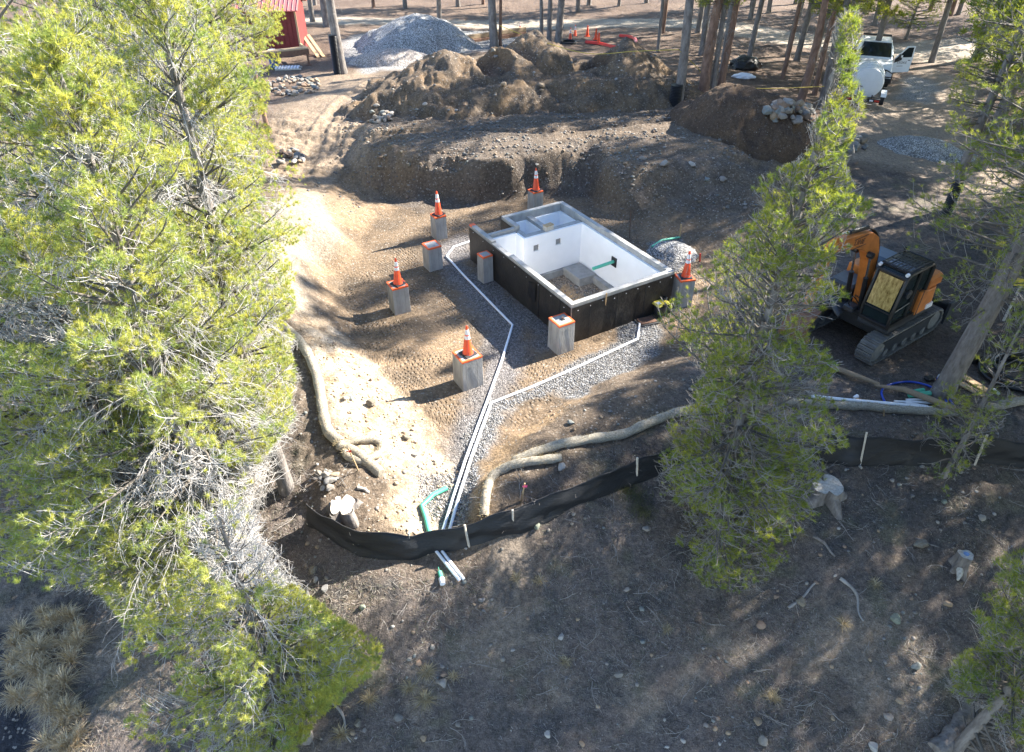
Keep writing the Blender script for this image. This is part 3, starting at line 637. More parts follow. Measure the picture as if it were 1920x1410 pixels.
pier(741, 592, .52, .90, 'concrete pier with orange rim standing alone left of the foundation', FA - .05, 'traffic cone on the leftmost concrete pier')
pier(806, 511, .50, .85, 'coneless concrete pier with bright orange rim at the bend of the white pipe', FA)
pier(819, 452, .44, .88, 'concrete pier with cone just behind the coneless pier, back left', FA, 'traffic cone on the back left pier behind the coneless one')
pier(1000, 402, .44, .85, 'farthest concrete pier, half hidden behind the foundation', FA, 'traffic cone on the farthest pier behind the foundation')
pier(907, 533, .38, .95, 'narrow concrete pier close to the black foundation wall', FA + .05)
pier(1046, 667, .54, .96, 'concrete pier with a bolt in its top by the front corner of the foundation', FA, bolt=True)
pier(1268, 579, .50, .95, 'grey concrete pier by the yellow vacuum, partly behind pine branches', FA - .3, 'traffic cone on the right hand pier by the yellow vacuum', crz=-.2)

# ================================================================= pipes
def ground_pipe(name, pts, r, m, label, cat='pipe', lift=None, n=1, z=None, group=None, sides=10, smoothn=0):
    W = []
    for a, c in pts:
        p = SP(a, c) if z is None else P(a, c, z); W.append(p)
    out = []
    if smoothn: W = [np.array(q) for q in smooth_path(W, smoothn)]
    for i in range(len(W) - 1):
        k = max(1, int(np.linalg.norm(W[i + 1] - W[i]) / .5)) if not smoothn else 1
        for j in range(k):
            q = W[i] + (W[i + 1] - W[i]) * j / k; out.append(q)
    out.append(W[-1]); out = [Vector((q[0], q[1], drop(q[0], q[1]) + (r * .8 if lift is None else lift))) for q in out]
    # relax heights
    zs = [q.z for q in out]
    for _ in range(3): zs = [zs[0]] + [max(zs[i], (zs[i-1] + zs[i+1]) / 2) for i in range(1, len(zs) - 1)] + [zs[-1]]
    for q, z_ in zip(out, zs): q.z = z_
    o = MB().tube(out, r, sides).build(name, m, smooth=True); return tag(o, label, cat, group)
ground_pipe('drain_pipe', [(884,453),(851,464),(837,482),(870,518),(961,611),(940,680),(912,757),(872,868),(829,1001)], .036, M['pvc'], 'long white drain pipe running from behind the narrow pier down to the silt fence')
ground_pipe('drain_pipe', [(1176,592),(1199,609),(1195,637),(1100,682),(1000,726),(921,757),(882,868),(841,1002)], .036, M['pvc'], 'white drain pipe curving out of the pale gravel in front of the foundation')
ground_pipe('drain_pipe', [(818,1035),(838,1060),(862,1090)], .034, M['pvc'], 'left one of the two white pipe ends below the silt fence', group='white pipe ends')
ground_pipe('drain_pipe', [(829,1035),(848,1060),(870,1088)], .034, M['pvc'], 'right one of the two white pipe ends below the silt fence', group='white pipe ends')
ground_pipe('sewer_pipe', [(838,918),(813,930),(791,951),(799,975),(806,1003)], .055, M['pvc_g'], 'bent green pipe in the trench above the silt fence')
t = thing('capped_pipe', 'short green pipe stub with a white cap on the dark slope', 'pipe', tuple(SP(828, 1088)), 0)
MB().tube([(-.05, .16, .05), (0, -.0, .06)], .045, 12).build('pipe_body', M['pvc_g'], t, smooth=True); MB().tube([(0, 0, .06), (.035, -.13, .06)], [.06, .055], 14).build('cap', M['pvc'], t, smooth=True)
MB().tube([(-.05, .16, .06), (-.08, .24, .1), (-.07, .32, .03)], .006, 6).build('cord', M['pvc_g'], t, smooth=True)
ground_pipe('drain_pipe', [(1010,466),(1020,463),(1262,452-4)] if False else [(1222,464),(1275,446)], .036, M['pvc_g'], 'pale green pipe lying on the small gravel heap', lift=.03)
# ================================================================= straw wattles
def wattle(pts, r, label, n=6):
    W = [SP(a, c) for a, c in pts]; path = smooth_path(W, n); rs = []
    for i, q in enumerate(path): q.z = drop(q.x, q.y) + r * .72; rs.append(r * (1 + .07 * math.sin(i * 1.7) + .05 * random.uniform(-1, 1)))
    rs[0] *= .8; rs[-1] *= .8
    o = MB().tube(path, rs, 14).build('straw_wattle', M['straw'], smooth=True); tag(o, label, 'straw wattle', 'straw wattles')
    # loose fibres
    V = []; Fq = []
    for i in range(len(path) * 34):
        q = path[random.randrange(len(path) - 1)]; a = random.uniform(0, 6.28); el = random.uniform(.0, 1.4); d = Vector((math.cos(a) * math.cos(el), math.sin(a) * math.cos(el), math.sin(el)))
        p = q + d * r * .95; e = p + (d + Vector((random.uniform(-1, 1), random.uniform(-1, 1), random.uniform(-.5, .5))) * .8).normalized() * random.uniform(.03, .08); s_ = d.cross(Vector((0, 0, 1))).normalized() * .004 if abs(d.z) < .98 else Vector((.004, 0, 0))
        k = len(V); V += [p - s_, p + s_, e]; Fq.append((k, k + 1, k + 2))
    f_ = np_mesh('straw_fibres', [tuple(v) for v in V], Fq, M['grass'], o)
    return o
wattle([(522,606),(548,630),(576,664),(596,712),(606,770),(616,812),(640,835)], .125, 'long curving straw wattle along the sunlit left bank')
wattle([(636,838),(665,852),(690,872),(716,893)], .12, 'short straw wattle running down toward the split stump')
wattle([(640,838),(668,829),(700,828),(716,840),(706,858),(678,868),(652,858),(650,846)], .095, 'small looped straw wattle lying beside the long one', 5)
wattle([(908,972),(912,930),(925,896),(960,876),(1010,868),(1052,862)], .10, 'lower straw wattle bending to the silt fence on the berm')
wattle([(962,876-6),(1010,850),(1080,832),(1150,822),(1210,800),(1262,780),(1330,765),(1420,750)], .11, 'upper straw wattle running along the berm under the pine')
wattle([(1470,755),(1560,764),(1640,768),(1760,778),(1800,778)], .10, 'straight straw wattle with the long white pipe lying beside it')
wattle([(1852,768),(1885,762),(1925,755),(1990,748)], .11, 'straw wattle ending by the thin pine near the black coil')

# ================================================================= silt fence
def silt_fence(pts, label, hgt=.62, lean=.16, stakes=(), tagk=1):
    W = smooth_path([SP(a, c) for a, c in pts], 10); t = thing('silt_fence', label, 'silt fence', tuple(W[0])); o0 = W[0]
    acc = [0.0]
    for i in range(1, len(W)): acc.append(acc[-1] + (W[i] - W[i-1]).length)
    n = int(acc[-1] / .07); V = []; K = 10
    for i in range(n + 1):
        s_ = acc[-1] * i / n; j = max(1, min(len(W) - 1, int(np.searchsorted(acc, s_)))); u = (s_ - acc[j-1]) / (acc[j] - acc[j-1] + 1e-9); p = W[j-1].lerp(W[j], u)
        d = (W[j] - W[j-1]); nv = Vector((d.y, -d.x, 0)).normalized()          # towards the camera side
        gz = drop(p.x, p.y)
        sag = .10 * (math.sin(s_ * 2.1 + tagk) * .5 + .5) + .03 * math.sin(s_ * 5.3)
        for k in range(K + 1):
            v = k / K; h_ = (hgt - sag) * v
            w_ = .06 * vnoise(s_ * 1.1 + v * 2.2, v * 3.0, tagk) + .03 * vnoise(s_ * 3.5 - v * 5, v * 4, tagk + 4)
            q = p + nv * (-.05 + .05 * (1 - v) ** 2 - lean * v * .5 + w_ * (1.0 - .4 * v)); V.append((q.x - o0.x, q.y - o0.y, gz - .03 + h_ - o0.z))
    Fq = [(i*(K+1)+k, (i+1)*(K+1)+k, (i+1)*(K+1)+k+1, i*(K+1)+k+1) for i in range(n) for k in range(K)]
    f_ = MB().add(V, Fq).build('fabric', M['fabric'], t, smooth=True); sl = f_.modifiers.new('thick', 'SOLIDIFY'); sl.thickness = .006
    # pale folded hem along the top
    hp = [V[i*(K+1)+K] for i in range(0, n + 1, 2)]; MB().tube([(x_, y_, z_ + .004) for x_, y_, z_ in hp], .009, 5).build('top_cord', M['rubber'], t, smooth=True)
    for (tx, ty, bx, by) in stakes:
        B = SP(bx, by); d = ray(tx, ty); tt = np.linspace(5, 30, 1500); Y = d[1] * tt; i = int(np.argmin(np.abs(Y - (B[1] + lean * .35)))); Tt = np.array([d[0] * tt[i], Y[i], CAM_H + d[2] * tt[i]])
        p0 = Vector(B - np.array([0, 0, .05])) - o0; p1 = Vector(Tt) - o0; ax = (p1 - p0).normalized(); L_ = (p1 - p0).length
        Mx = Matrix.Translation(p0) @ ax.to_track_quat('Z', 'Y').to_matrix().to_4x4()
        MB().box((-.019, -.019, 0), (.019, .019, L_), Mx, bev=.003).build('stake', M['stake'], t)
    return t
silt_fence([(572,985),(592,1000),(625,1020),(662,1038),(705,1048),(768,1052),(820,1040),(877,1030),(962,1006),(1080,955),(1195,912),(1290,872)], 'long curved black silt fence below the dig with pale wooden stakes', .66, .2,
           [(655,995,666,1028), (766,999,770,1040), (871,984,880,1025), (961,956,962,999), (1195,858,1194,905)], 1)
silt_fence([(1280,880),(1420,875),(1560,868),(1613,873),(1760,872),(1830,874),(1925,880),(2010,885)], 'straight black silt fence at the right with two tall pale stakes', .72, .22,
           [(1625,811,1613,873), (1851,815,1828,872)], 3)
def small_stake(tx, ty, bx, by, w_, m, label, name='survey_stake', flag=None, cat='stake'):
    B = SP(bx, by); d = ray(tx, ty); tt = np.linspace(5, 60, 4000); Y = d[1] * tt; i = int(np.argmin(np.abs(Y - B[1]))); Tt = Vector((d[0] * tt[i], Y[i], CAM_H + d[2] * tt[i]))
    t = thing(name, label, cat, tuple(B)); p1 = Tt - Vector(B); Mx = p1.normalized().to_track_quat('Z', 'Y').to_matrix().to_4x4()
    MB().box((-w_/2, -w_/2, -.1), (w_/2, w_/2, p1.length), Mx, bev=w_*.15).build('post', m, t)
    if flag:
        p = p1 * .93; MB().add([p + Vector((0, -.03, 0)), p + Vector((.06, -.035, .02)), p + Vector((.05, -.03, -.05)), p + Vector((-.02, -.03, -.06))], [(0, 1, 2, 3)]).add([p + Vector((0, -.034, 0)), p + Vector((-.05, -.04, .0)), p + Vector((-.04, -.03, -.06))], [(0, 1, 2)]).build('ribbon', flag, t)
small_stake(1183,394,1180,447, .022, M['rust'], 'thin rusty rebar rod standing behind the foundation', 'rebar_rod', cat='rod')
small_stake(1277,420,1274,447, .05, M['plank'], 'yellow wood stake standing in the small gravel heap')
small_stake(984,906,977,940, .03, M['plank'], 'short wood stake with a pink ribbon tip on the berm', flag=M['pink'])
small_stake(653,840,672,882, .022, M['plank'], 'thin leaning stake with a red ribbon by the looped wattle', flag=M['redhose'])
small_stake(1313,475,1312,482+8, .045, M['redhose'], 'short stake painted red behind the right hand pier', 'marker_stake')
small_stake(1658,768,1657,780, .03, M['plank'], 'small wood peg pinning the straight wattle')
# ================================================================= tools round the foundation
p = P(1129, 618, 0); t = thing('shovel', 'long handled shovel leaning on the black foundation wall', 'shovel', tuple(p), 0)
top = Vector(floc(.62 + .52, -.06, 1.36)) ; bot = Vector(p); ax = top - bot
MB().tube([ax * .16, ax], .019, 8).build('handle', M['plank'], t, smooth=True)
ux = ax.normalized(); sx = ux.cross(Vector((0, -1, .3))).normalized(); fx_ = sx.cross(ux)
bl = MB(); V = []
for i in range(7):
    a = i / 6; wd = .115 * (1 - a ** 3) + .0 ; 
    for k in range(5): s_ = (k - 2) / 2; V.append(ux * (.30 - a * .30) + sx * s_ * (wd if i < 6 else .02) + fx_ * .02 * s_ * s_)
bl.add(V, [(i*5+k, i*5+k+1, i*5+k+6, i*5+k+5) for i in range(6) for k in range(4)]); ob = bl.build('blade', M['blue'], t, smooth=True); ob.modifiers.new('s', 'SOLIDIFY').thickness = .006
MB().tube([ux * .26, ux * .42], .024, 8).build('socket', M['dkgrey'], t, smooth=True)
def lean_board(name, px, py, wu, hv, label, m, tilt=.35, rz=FA, u=None, hole=False):
    b0 = P(px, py, 0); t = thing(name, label, 'board', (b0[0], b0[1], .02), rz)
    Mx = Matrix.Rotation(-tilt, 4, 'X'); MB().box((0, -.012, 0), (wu, .012, hv), Mx, bev=.003).build('board', m, t)
    if hole: MB().box((wu * .5, -.016, .03), (wu * .58, -.0125, .12), Mx).build('notch', M['black'], t)
lean_board('plywood_sheet', 1131, 612, .62, .38, 'grey plywood offcut leaning on the foundation beside the shovel', M['conc_dk'], .5, hole=True)
lean_board('plastic_board', 1167, 590, .26, .34, 'small black board leaning on the foundation by the pipe end', M['plastic_bk'], .3)
t = thing('steel_plate', 'dark flat plate lying on the ground below the yellow vacuum', 'plate', tuple(P(1212, 603, .03)), FA - .2); MB().box((-.32, -.22, 0), (.32, .22, .03), bev=.004).build('plate', M['rubber'], t); MB().box((-.25, -.15, .03), (.28, .17, .05), bev=.004).build('plate', M['rust'], t)
p = P(1236, 591, 0); t = thing('shop_vacuum', 'small shop vacuum with yellow lid and grey drum beside the right hand pier', 'vacuum', tuple(p), FA)
MB().tube([(0,0,.08),(0,0,.12),(0,0,.34),(0,0,.38)], [.17,.19,.20,.19], 20).build('drum', M['dkgrey'], t, smooth=True)
MB().box((-.24, -.18, .385), (.24, .18, .47), bev=.04).build('lid', M['yellow'], t); MB().box((-.07, -.21, .40), (.07, -.15, .48), bev=.01).build('latch', M['plastic_bk'], t); MB().box((.10, .0, .47), (.25, .17, .53), bev=.02).build('motor_cap', M['plastic_bk'], t)
MB().box((-.18, -.08, .47), (-.06, .04, .478)).build('sticker', M['band'], t)
for sx_ in (-.15, .15):
    for sy_ in (-.12, .12): MB().tube([(sx_, sy_, 0), (sx_, sy_, .1)], .03, 10).build('caster', M['rubber'], t, smooth=True)
MB().tube(smooth_path([(.22, -.1, .45), (.28, -.16, .35), (.27, -.2, .12), (.2, -.24, .02)], 6), .016, 8).build('hose', M['stake'], t, smooth=True)
# ================================================================= right hand yard: hose, pipes, pole, coil, boards
W = [SP(a, c) for a, c in [(1660,760),(1652,738),(1664,725),(1700,718),(1735,724),(1762,738),(1780,752),(1788,768),(1783,780)]]
o = MB().tube([q + Vector((0, 0, .04)) for q in smooth_path(W, 8)], .028, 10).build('water_hose', M['bluehose'], smooth=True); tag(o, 'loop of thick blue hose round the loose pipe pieces', 'hose')
ground_pipe('water_hose', [(1762,735),(1770,744),(1777,763)], .026, M['bluehose'], 'short blue hose end inside the blue loop', 'hose')
def lying(name, a, b_, r, m, label, z=.0, cat='pipe', group=None):
    A = SP(*a); B = SP(*b_); return tag(MB().tube([A + [0, 0, r + z], B + [0, 0, r + z]], r, 14).build(name, m, smooth=True), label, cat, group)
lying('sewer_pipe', (1703,745), (1742,741), .065, M['pvc_g'], 'fat green pipe piece inside the blue hose loop', .0)
lying('sewer_pipe', (1713,738), (1730,735), .06, M['pvc_g'], 'shortest green pipe piece, top of the loose pipe pieces', .0)
lying('pvc_pipe', (1676,755), (1747,757), .034, M['pvc'], 'white pipe piece lying lowest among the loose pieces')
lying('pvc_pipe', (1699,752), (1742,750), .034, M['pvc'], 'short white pipe piece under the fat green one')
lying('pvc_pipe', (1697,758), (1738,764), .034, M['pvc'], 'short white pipe piece crossed by the long wooden pole')
ground_pipe('pvc_pipe', [(1520,749),(1580,757),(1660,764),(1745,771)], .045, M['pvc'], 'long white pipe lying along the straight wattle', lift=.10)
A = SP(1557, 693); B = SP(1646, 728); Dv = SP(1790, 778)
o = tag(MB().tube([A + [0,0,.10], (A+B)/2 + [0,0,.11], B + [0,0,.13]], [.075,.07,.045], 10).build('wooden_pole', M['wood'], smooth=True), 'upper half of a broken wooden pole leaving the pine branches', 'pole')
o = tag(MB().tube([B + [-.12,0,.10], B + [.5,-.25,.16], Dv + [0,0,.16]], [.03,.075,.085], 10).build('wooden_pole', M['wood'], smooth=True), 'lower half of a broken wooden pole lying across the blue hose', 'pole')
p = SP(1600, 748); t = thing('paper_cup', 'tiny pale cup lying by the long white pipe', 'cup', (p[0], p[1], p[2] + .04), .4); MB().tube([(0,0,0),(.1,0,.02)], [.035,.048], 12).build('cup', M['pvc'], t, smooth=True); MB().tube([(.1,0,.02),(.108,0,.02)], [.052,.05], 12).build('lid', M['band'], t, smooth=True)
p = SP(1758, 715); t = thing('plastic_jug', 'small white and black jug by the base of the leaning pine', 'jug', (p[0], p[1], p[2]), .3)
MB().tube([(0,0,.1),(.05,0,.11),(.22,0,.12)], [.07,.1,.09], 14).build('jug_body', M['pvc'], t, smooth=True); MB().tube([(-.06,0,.1),(0,0,.1)], .03, 10).build('cap', M['bluehose'], t, smooth=True); MB().box((-.32,.02,0),(-.06,.2,.12), bev=.04).build('rag', M['plastic_bk'], t)
# coil of black pipe
p = SP(1912, 708); t = thing('pipe_coil', 'large coil of glossy black pipe at the right edge', 'pipe coil', tuple(p), 0)
for k in range(6):
    pts = []; r_ = .62 + .09 * (k % 3) + .02 * k; zz_ = .07 + .085 * (k // 1 % 4)
    for i in range(49): a = 2 * math.pi * i / 48; pts.append((math.cos(a) * r_ * 1.12, math.sin(a) * r_ * .92, zz_ + .03 * math.sin(a * 2 + k)))
    MB().tube(pts, .045, 10, caps=False).build('coil_turn', M['plastic_bk'], t, smooth=True)
lying('black_pipe', (1885,662), (1960,688), .055, M['plastic_bk'], 'straight black pipe length behind the black coil', .05)
lying('black_pipe', (1822,682), (1900,672), .11, M['plastic_bk'], 'fat black drum pipe behind the stacked boards', .0)
for i, (a, b_, lb) in enumerate([((1803,708),(1850,736),'upper pale board at the foot of the leaning pine'), ((1797,722),(1850,746),'lower pale board at the foot of the leaning pine')]):
    A = Vector(SP(*a)); B = Vector(SP(*b_)); d = B - A; t = thing('wood_board', lb, 'board', (A.x, A.y, A.z + .05), math.atan2(d.y, d.x), 'boards by the leaning pine'); MB().box((0, -.1, 0), (d.length, .1, .035), bev=.004).build('board', M['plank'], t)
lying('pvc_pipe', (1862,732), (1872,741), .035, M['pvc'], 'tiny grey pipe offcut by the coil')
def text_mesh(name, s, size, m, parent, Mx, ext=.002):
    cu = bpy.data.curves.new(name, 'FONT'); cu.body = s; cu.size = size; cu.extrude = ext; cu.align_x = 'CENTER'; cu.align_y = 'CENTER'; cu.space_character = 1.15
    tmp = bpy.data.objects.new(name + '_tmp', cu); COL.objects.link(tmp); bpy.context.view_layer.update()
    me = bpy.data.meshes.new_from_object(tmp.evaluated_get(bpy.context.evaluated_depsgraph_get())); bpy.data.objects.remove(tmp); bpy.data.curves.remove(cu)
    me.materials.clear(); me.materials.append(m); me.transform(Mx); me.name = name
    o = bpy.data.objects.new(name, me); COL.objects.link(o); o.parent = parent; return o
# ================================================================= excavator (local +x forward, +y operator's left)
ex, ey = 10.10, 16.86; ez = drop(9.6, 15.4) ; ex_t = thing('excavator', 'orange tracked excavator with black caged cab and raised boom', 'excavator', (ex, ey, ez - .02), R(-145))
def track(ys_):
    L_ = 1.35; r_ = .34; zc = .36; n = 56; per = 2 * 2 * L_ + 2 * math.pi * r_; pads = MB(); belt = []
    for i in range(n):
        s_ = per * i / n
        if s_ < 2 * L_: p = (-L_ + s_, zc + r_); a = 0
        elif s_ < 2 * L_ + math.pi * r_: th = (s_ - 2 * L_) / r_; p = (L_ + math.sin(th) * r_, zc + math.cos(th) * r_); a = -th
        elif s_ < 4 * L_ + math.pi * r_: p = (L_ - (s_ - 2 * L_ - math.pi * r_), zc - r_); a = math.pi
        else: th = (s_ - 4 * L_ - math.pi * r_) / r_; p = (-L_ - math.sin(th) * r_, zc - math.cos(th) * r_); a = math.pi - th
        Mx = Matrix.Translation((p[0], 0, p[1])) @ Matrix.Rotation(-a, 4, 'Y'); h_ = per / n * .46
        pads.box((-h_, ys_ - .225, -.02), (h_, ys_ + .225, .02), Mx); pads.box((-.012, ys_ - .225, .02), (.012, ys_ + .225, .05), Mx); pads.box((h_ * .6 - .01, ys_ - .225, .02), (h_ * .6 + .01, ys_ + .225, .04), Mx)
    tr = pads.build('track', M['track'], ex_t)
    f = MB().prism([(-L_ - .1, .2), (L_ + .1, .2), (L_ + .2, .36), (L_, .56), (-L_, .56), (-L_ - .2, .36)], ys_ - .17, ys_ + .17)
    f.build('track_frame', M['dkgrey'], tr)
    wh = MB()
    for x_ in (-L_, L_): wh.tube([(x_, ys_ - .19, zc), (x_, ys_ + .19, zc)], .27, 20)
    for k in range(5): wh.tube([(-.9 + k * .45, ys_ - .18, .17), (-.9 + k * .45, ys_ + .18, .17)], .12, 14)
    wh.build('track_wheel', M['track'], tr, smooth=True)
track(.97); track(-.97)
MB().box((-.7, -.75, .32), (.7, .75, .72), bev=.05).build('undercarriage', M['dkgrey'], ex_t)
MB().tube([(0, 0, .7), (0, 0, .84)], .48, 28).build('turntable', M['dkgrey'], ex_t, smooth=True)
# revolving deck with the rounded front fender on the boom side
pl = [(-.95, -1.08), (-.95, 1.10), (1.16, 1.12), (1.22, .28), (.95, .18), (.95, -.12), (1.25, -.25), (1.45, -1.0), (1.1, -1.12)]
V = [(x_, y_, .84) for x_, y_ in pl] + [(x_, y_, .98) for x_, y_ in pl]; n = len(pl)
MB().add(V, [tuple(range(n - 1, -1, -1)), tuple(range(n, 2 * n))] + [(i, (i + 1) % n, (i + 1) % n + n, i + n) for i in range(n)]).build('deck', M['dkgrey'], ex_t, bevel=.02)
arc = [(.95, -1.14)] ; V = []
for i in range(13):
    a = math.pi * i / 12; V += [(.55 + .95 * math.sin(a * .5 + .0) , -1.1 + 1.0 * (i / 12), .86 + .16 * math.sin(a)), (.55 + .95 * math.sin(a * .5) - .18, -1.1 + 1.0 * (i / 12), .96 + .16 * math.sin(a))]
fd = MB().add(V, [(2*i, 2*i+2, 2*i+3, 2*i+1) for i in range(12)]).build('front_fender', M['dkgrey'], ex_t, smooth=True); fd.modifiers.new('s', 'SOLIDIFY').thickness = .04
# engine housing and counterweight
hb = MB(); n = 14; V = []
for i in range(n):
    a = -math.pi / 2 + math.pi * i / (n - 1); V.append((-.75 - .55 * math.cos(a), 1.12 * math.sin(a)))
V = V[::-1]
pts = [(.1, 1.12), (.1, -1.12)] 
poly = [(-.1, -1.12)] + [(x_, y_) for x_, y_ in reversed(V)][0:] + [(-.1, 1.12)]
n = len(poly); Vv = [(x_, y_, .98) for x_, y_ in poly] + [(x_ * .96, y_ * .97, 1.62) for x_, y_ in poly]
hb.add(Vv, [tuple(range(n)), tuple(range(2 * n - 1, n - 1, -1))] + [(i, i + n, (i + 1) % n + n, (i + 1) % n) for i in range(n)]); hb.build('counterweight', M['oran'], ex_t, bevel=.03)
MB().box((-1.02, .42, 1.62), (-.28, 1.08, 1.98), bev=.07).build('engine_cover', M['oran'], ex_t)
MB().box((-1.0, -.95, 1.62), (-.2, .34, 2.02), bev=.12).build('engine_hood', M['blue_hood'] if 'blue_hood' in M else mat('blue grey hood', (.045,.075,.11), .4, .2, 4), ex_t)
MB().box((.0, -1.06, .98), (.8, -.32, 1.45), bev=.06).build('tool_box', M['dkgrey'], ex_t)
MB().box((-.30, .62, 1.0), (.02, 1.13, 1.72), bev=.02).build('side_door', M['oran'], ex_t)
MB().box((-.06, 1.125, .99), (-.03, 1.14, 1.74)).build('door_gap', M['text'], ex_t)
MB().box((-.82, 1.05, 1.02), (-.52, 1.145, 1.16)).build('rating_plate', M['band'], ex_t)
MB().tube([(-.62, .86, 1.98), (-.62, .86, 2.12), (-.52, .86, 2.2)], .045, 12).build('exhaust_pipe', M['plastic_bk'], ex_t, smooth=True)
# cab: posts, glazing, roof, guard bars
x0, x1, y0, y1, z0, z1 = -.18, 1.16, .26, 1.10, .98, 2.50; xt = 1.02
cab = MB().prism([(x0, z0), (x1, z0), (x1 + .03, z0 + .35), (xt + .02, z1 - .1), (xt - .1, z1), (x0 + .1, z1), (x0, z1 - .1)], y0 + .05, y1 - .05).build('cab', M['glass'], ex_t)
fr = MB()
for y_ in (y0 + .03, y1 - .03):
    fr.tube([(x1 + .01, y_, z0), (x1 + .035, y_, z0 + .35), (xt + .03, y_, z1 - .1), (xt - .1, y_, z1)], .042, 8); fr.tube([(x0, y_, z0), (x0, y_, z1 - .1), (x0 + .1, y_, z1), (xt - .1, y_, z1)], .045, 8)
    fr.tube([(.42, y_, z0), (.40, y_, z1 - .02)], .035, 8); fr.box((x0, y_ - .045, z0 - .02), (x1, y_ + .045, z0 + .12)); fr.tube([(.42, y_, z0 + .55), (x1 - .02, y_, z0 + .48)], .02, 6)
fr.box((x1 - .05, y0, z0 - .02), (x1 + .06, y1, z0 + .10), bev=.02); fr.box((x0 + .02, y0 + .02, z1 - .02), (xt - .06, y1 - .02, z1 + .05), bev=.02); fr.tube([(x1 + .03, y0 + .03, z0 + .42), (x1 + .03, y1 - .03, z0 + .42)], .02, 8)
fr.tube([(xt + .03, y0, z1 - .1), (xt + .03, y1, z1 - .1)], .04, 8)
fr.build('cab_frame', M['plastic_bk'], ex_t, smooth=True)
def lerp3(a, b, t): return tuple(a[i] + (b[i] - a[i]) * t for i in range(3))
A_, B_ = (x1 + .052, 0, z0 + .50), (xt + .050, 0, z1 - .16)
MB().add([(A_[0], y0 + .10, A_[2]), (A_[0], y1 - .10, A_[2]), (B_[0], y1 - .10, B_[2]), (B_[0], y0 + .10, B_[2])], [(0, 1, 2, 3)]).build('windshield_upper', M['glass_am'], ex_t)
MB().add([(x1 + .034, y0 + .10, z0 + .13), (x1 + .034, y1 - .10, z0 + .13), (x1 + .046, y1 - .10, z0 + .39), (x1 + .046, y0 + .10, z0 + .39)], [(0, 1, 2, 3)]).build('windshield_lower', M['glass'], ex_t)
g = MB()
for i in range(9): y_ = y0 + .06 + i * (y1 - y0 - .12) / 8; g.tube([(xt + .0, y_, z1 + .02), (xt - .04, y_, z1 + .10), (.30, y_, z1 + .12), (x0 + .1, y_, z1 + .08)], .013, 6)
for x_ in (xt - .03, .62, .3, x0 + .15): g.tube([(x_, y0 + .04, z1 + .10), (x_, y1 - .04, z1 + .10)], .014, 6)
g.build('roof_guard', M['plastic_bk'], ex_t, smooth=True)
g = MB()
for i in range(5):
    for k in range(3): g.box((.62 + k * .12, y0 + .12 + i * .13, z1 + .051), (.71 + k * .12, y0 + .22 + i * .13, z1 + .058))
g.build('skylight', mat('grey skylight glass', (.13,.15,.2), .15, .2, 6), ex_t)
MB().tube([(.80, y1 + .02, z0 + .95), (.80, y1 + .05, z0 + .95)], .12, 20).build('mirror', M['dkgrey'], ex_t, smooth=True); MB().tube([(.80, y1 - .02, z0 + .95), (.80, y1 + .06, z0 + .95)], .03, 10).build('mirror_mount', M['chrome'], ex_t, smooth=True)
for y_ in (y0 + .05, y1 - .05): MB().tube([(xt + .02, y_, z1 + .04), (xt + .09, y_, z1 + .03)], .045, 12).build('work_light', M['band'], ex_t, smooth=True)
MB().tube([(.0, .3, z1 + .05), (.0, .3, z1 + .2)], .035, 10).build('beacon', M['plastic_bk'], ex_t, smooth=True)
# boom: swept box beam, base pivot -> knee -> forward
def beam(path, wds, y0_, y1_, name, m):
    pts = [Vector((x_, 0, z_)) for x_, z_ in path]; up = []; lo = []
    for i, p in enumerate(pts):
        t_ = (pts[min(i+1, len(pts)-1)] - pts[max(i-1, 0)]).normalized(); nn = Vector((-t_.z, 0, t_.x)); up.append(p + nn * wds[i] / 2); lo.append(p - nn * wds[i] / 2)
    V = []; 
    for p in up + lo: V += [(p.x, y0_, p.z), (p.x, y1_, p.z)]
    n = len(pts); F_ = []
    for i in range(n - 1):
        a, b_ = 2*i, 2*(i+1); c, d = 2*(n+i), 2*(n+i+1); F_ += [(a, b_, b_+1, a+1), (c, c+1, d+1, d), (a, c, d, b_), (a+1, b_+1, d+1, c+1)]
    F_ += [(0, 1, 2*n+1, 2*n), (2*(n-1), 2*(2*n-1), 2*(2*n-1)+1, 2*(n-1)+1)]
    return MB().add(V, F_).build(name, m, ex_t, bevel=.012)
kp = [(.72, 1.10), (.78, 1.6), (.86, 2.1), (1.0, 2.62), (1.22, 2.98), (1.5, 3.16), (1.9, 3.28), (2.4, 3.36), (2.95, 3.40)]
beam(kp, [.26, .30, .36, .44, .50, .48, .40, .33, .24], -.20, .04, 'boom', M['oran'])
beam([(2.85, 3.62), (2.98, 3.38), (3.1, 2.9), (3.22, 2.3), (3.28, 1.75)], [.16, .30, .26, .22, .16], -.16, .0, 'stick', M['oran'])
MB().prism([(3.1, 1.8), (3.45, 1.75), (3.75, 1.4), (3.7, 1.05), (3.4, .9), (3.2, 1.0), (3.5, 1.2), (3.42, 1.5)], -.42, .26).build('bucket', M['rust'], ex_t, bevel=.01)
for a, b_, y_ in (((.98, 1.12), (1.36, 2.78), .13), ((.98, 1.12), (1.36, 2.78), -.29)):
    A = Vector((a[0], y_, a[1])); B = Vector((b_[0], y_, b_[1]))
    MB().tube([A, A.lerp(B, .58)], .062, 14).build('boom_cylinder', M['plastic_bk'], ex_t, smooth=True); MB().tube([A.lerp(B, .56), B], .03, 12).build('cylinder_rod', M['chrome'], ex_t, smooth=True); MB().tube([B - Vector((0, .07, 0)), B + Vector((0, .07, 0))], .085, 12).build('cylinder_pin', M['plastic_bk'], ex_t, smooth=True)
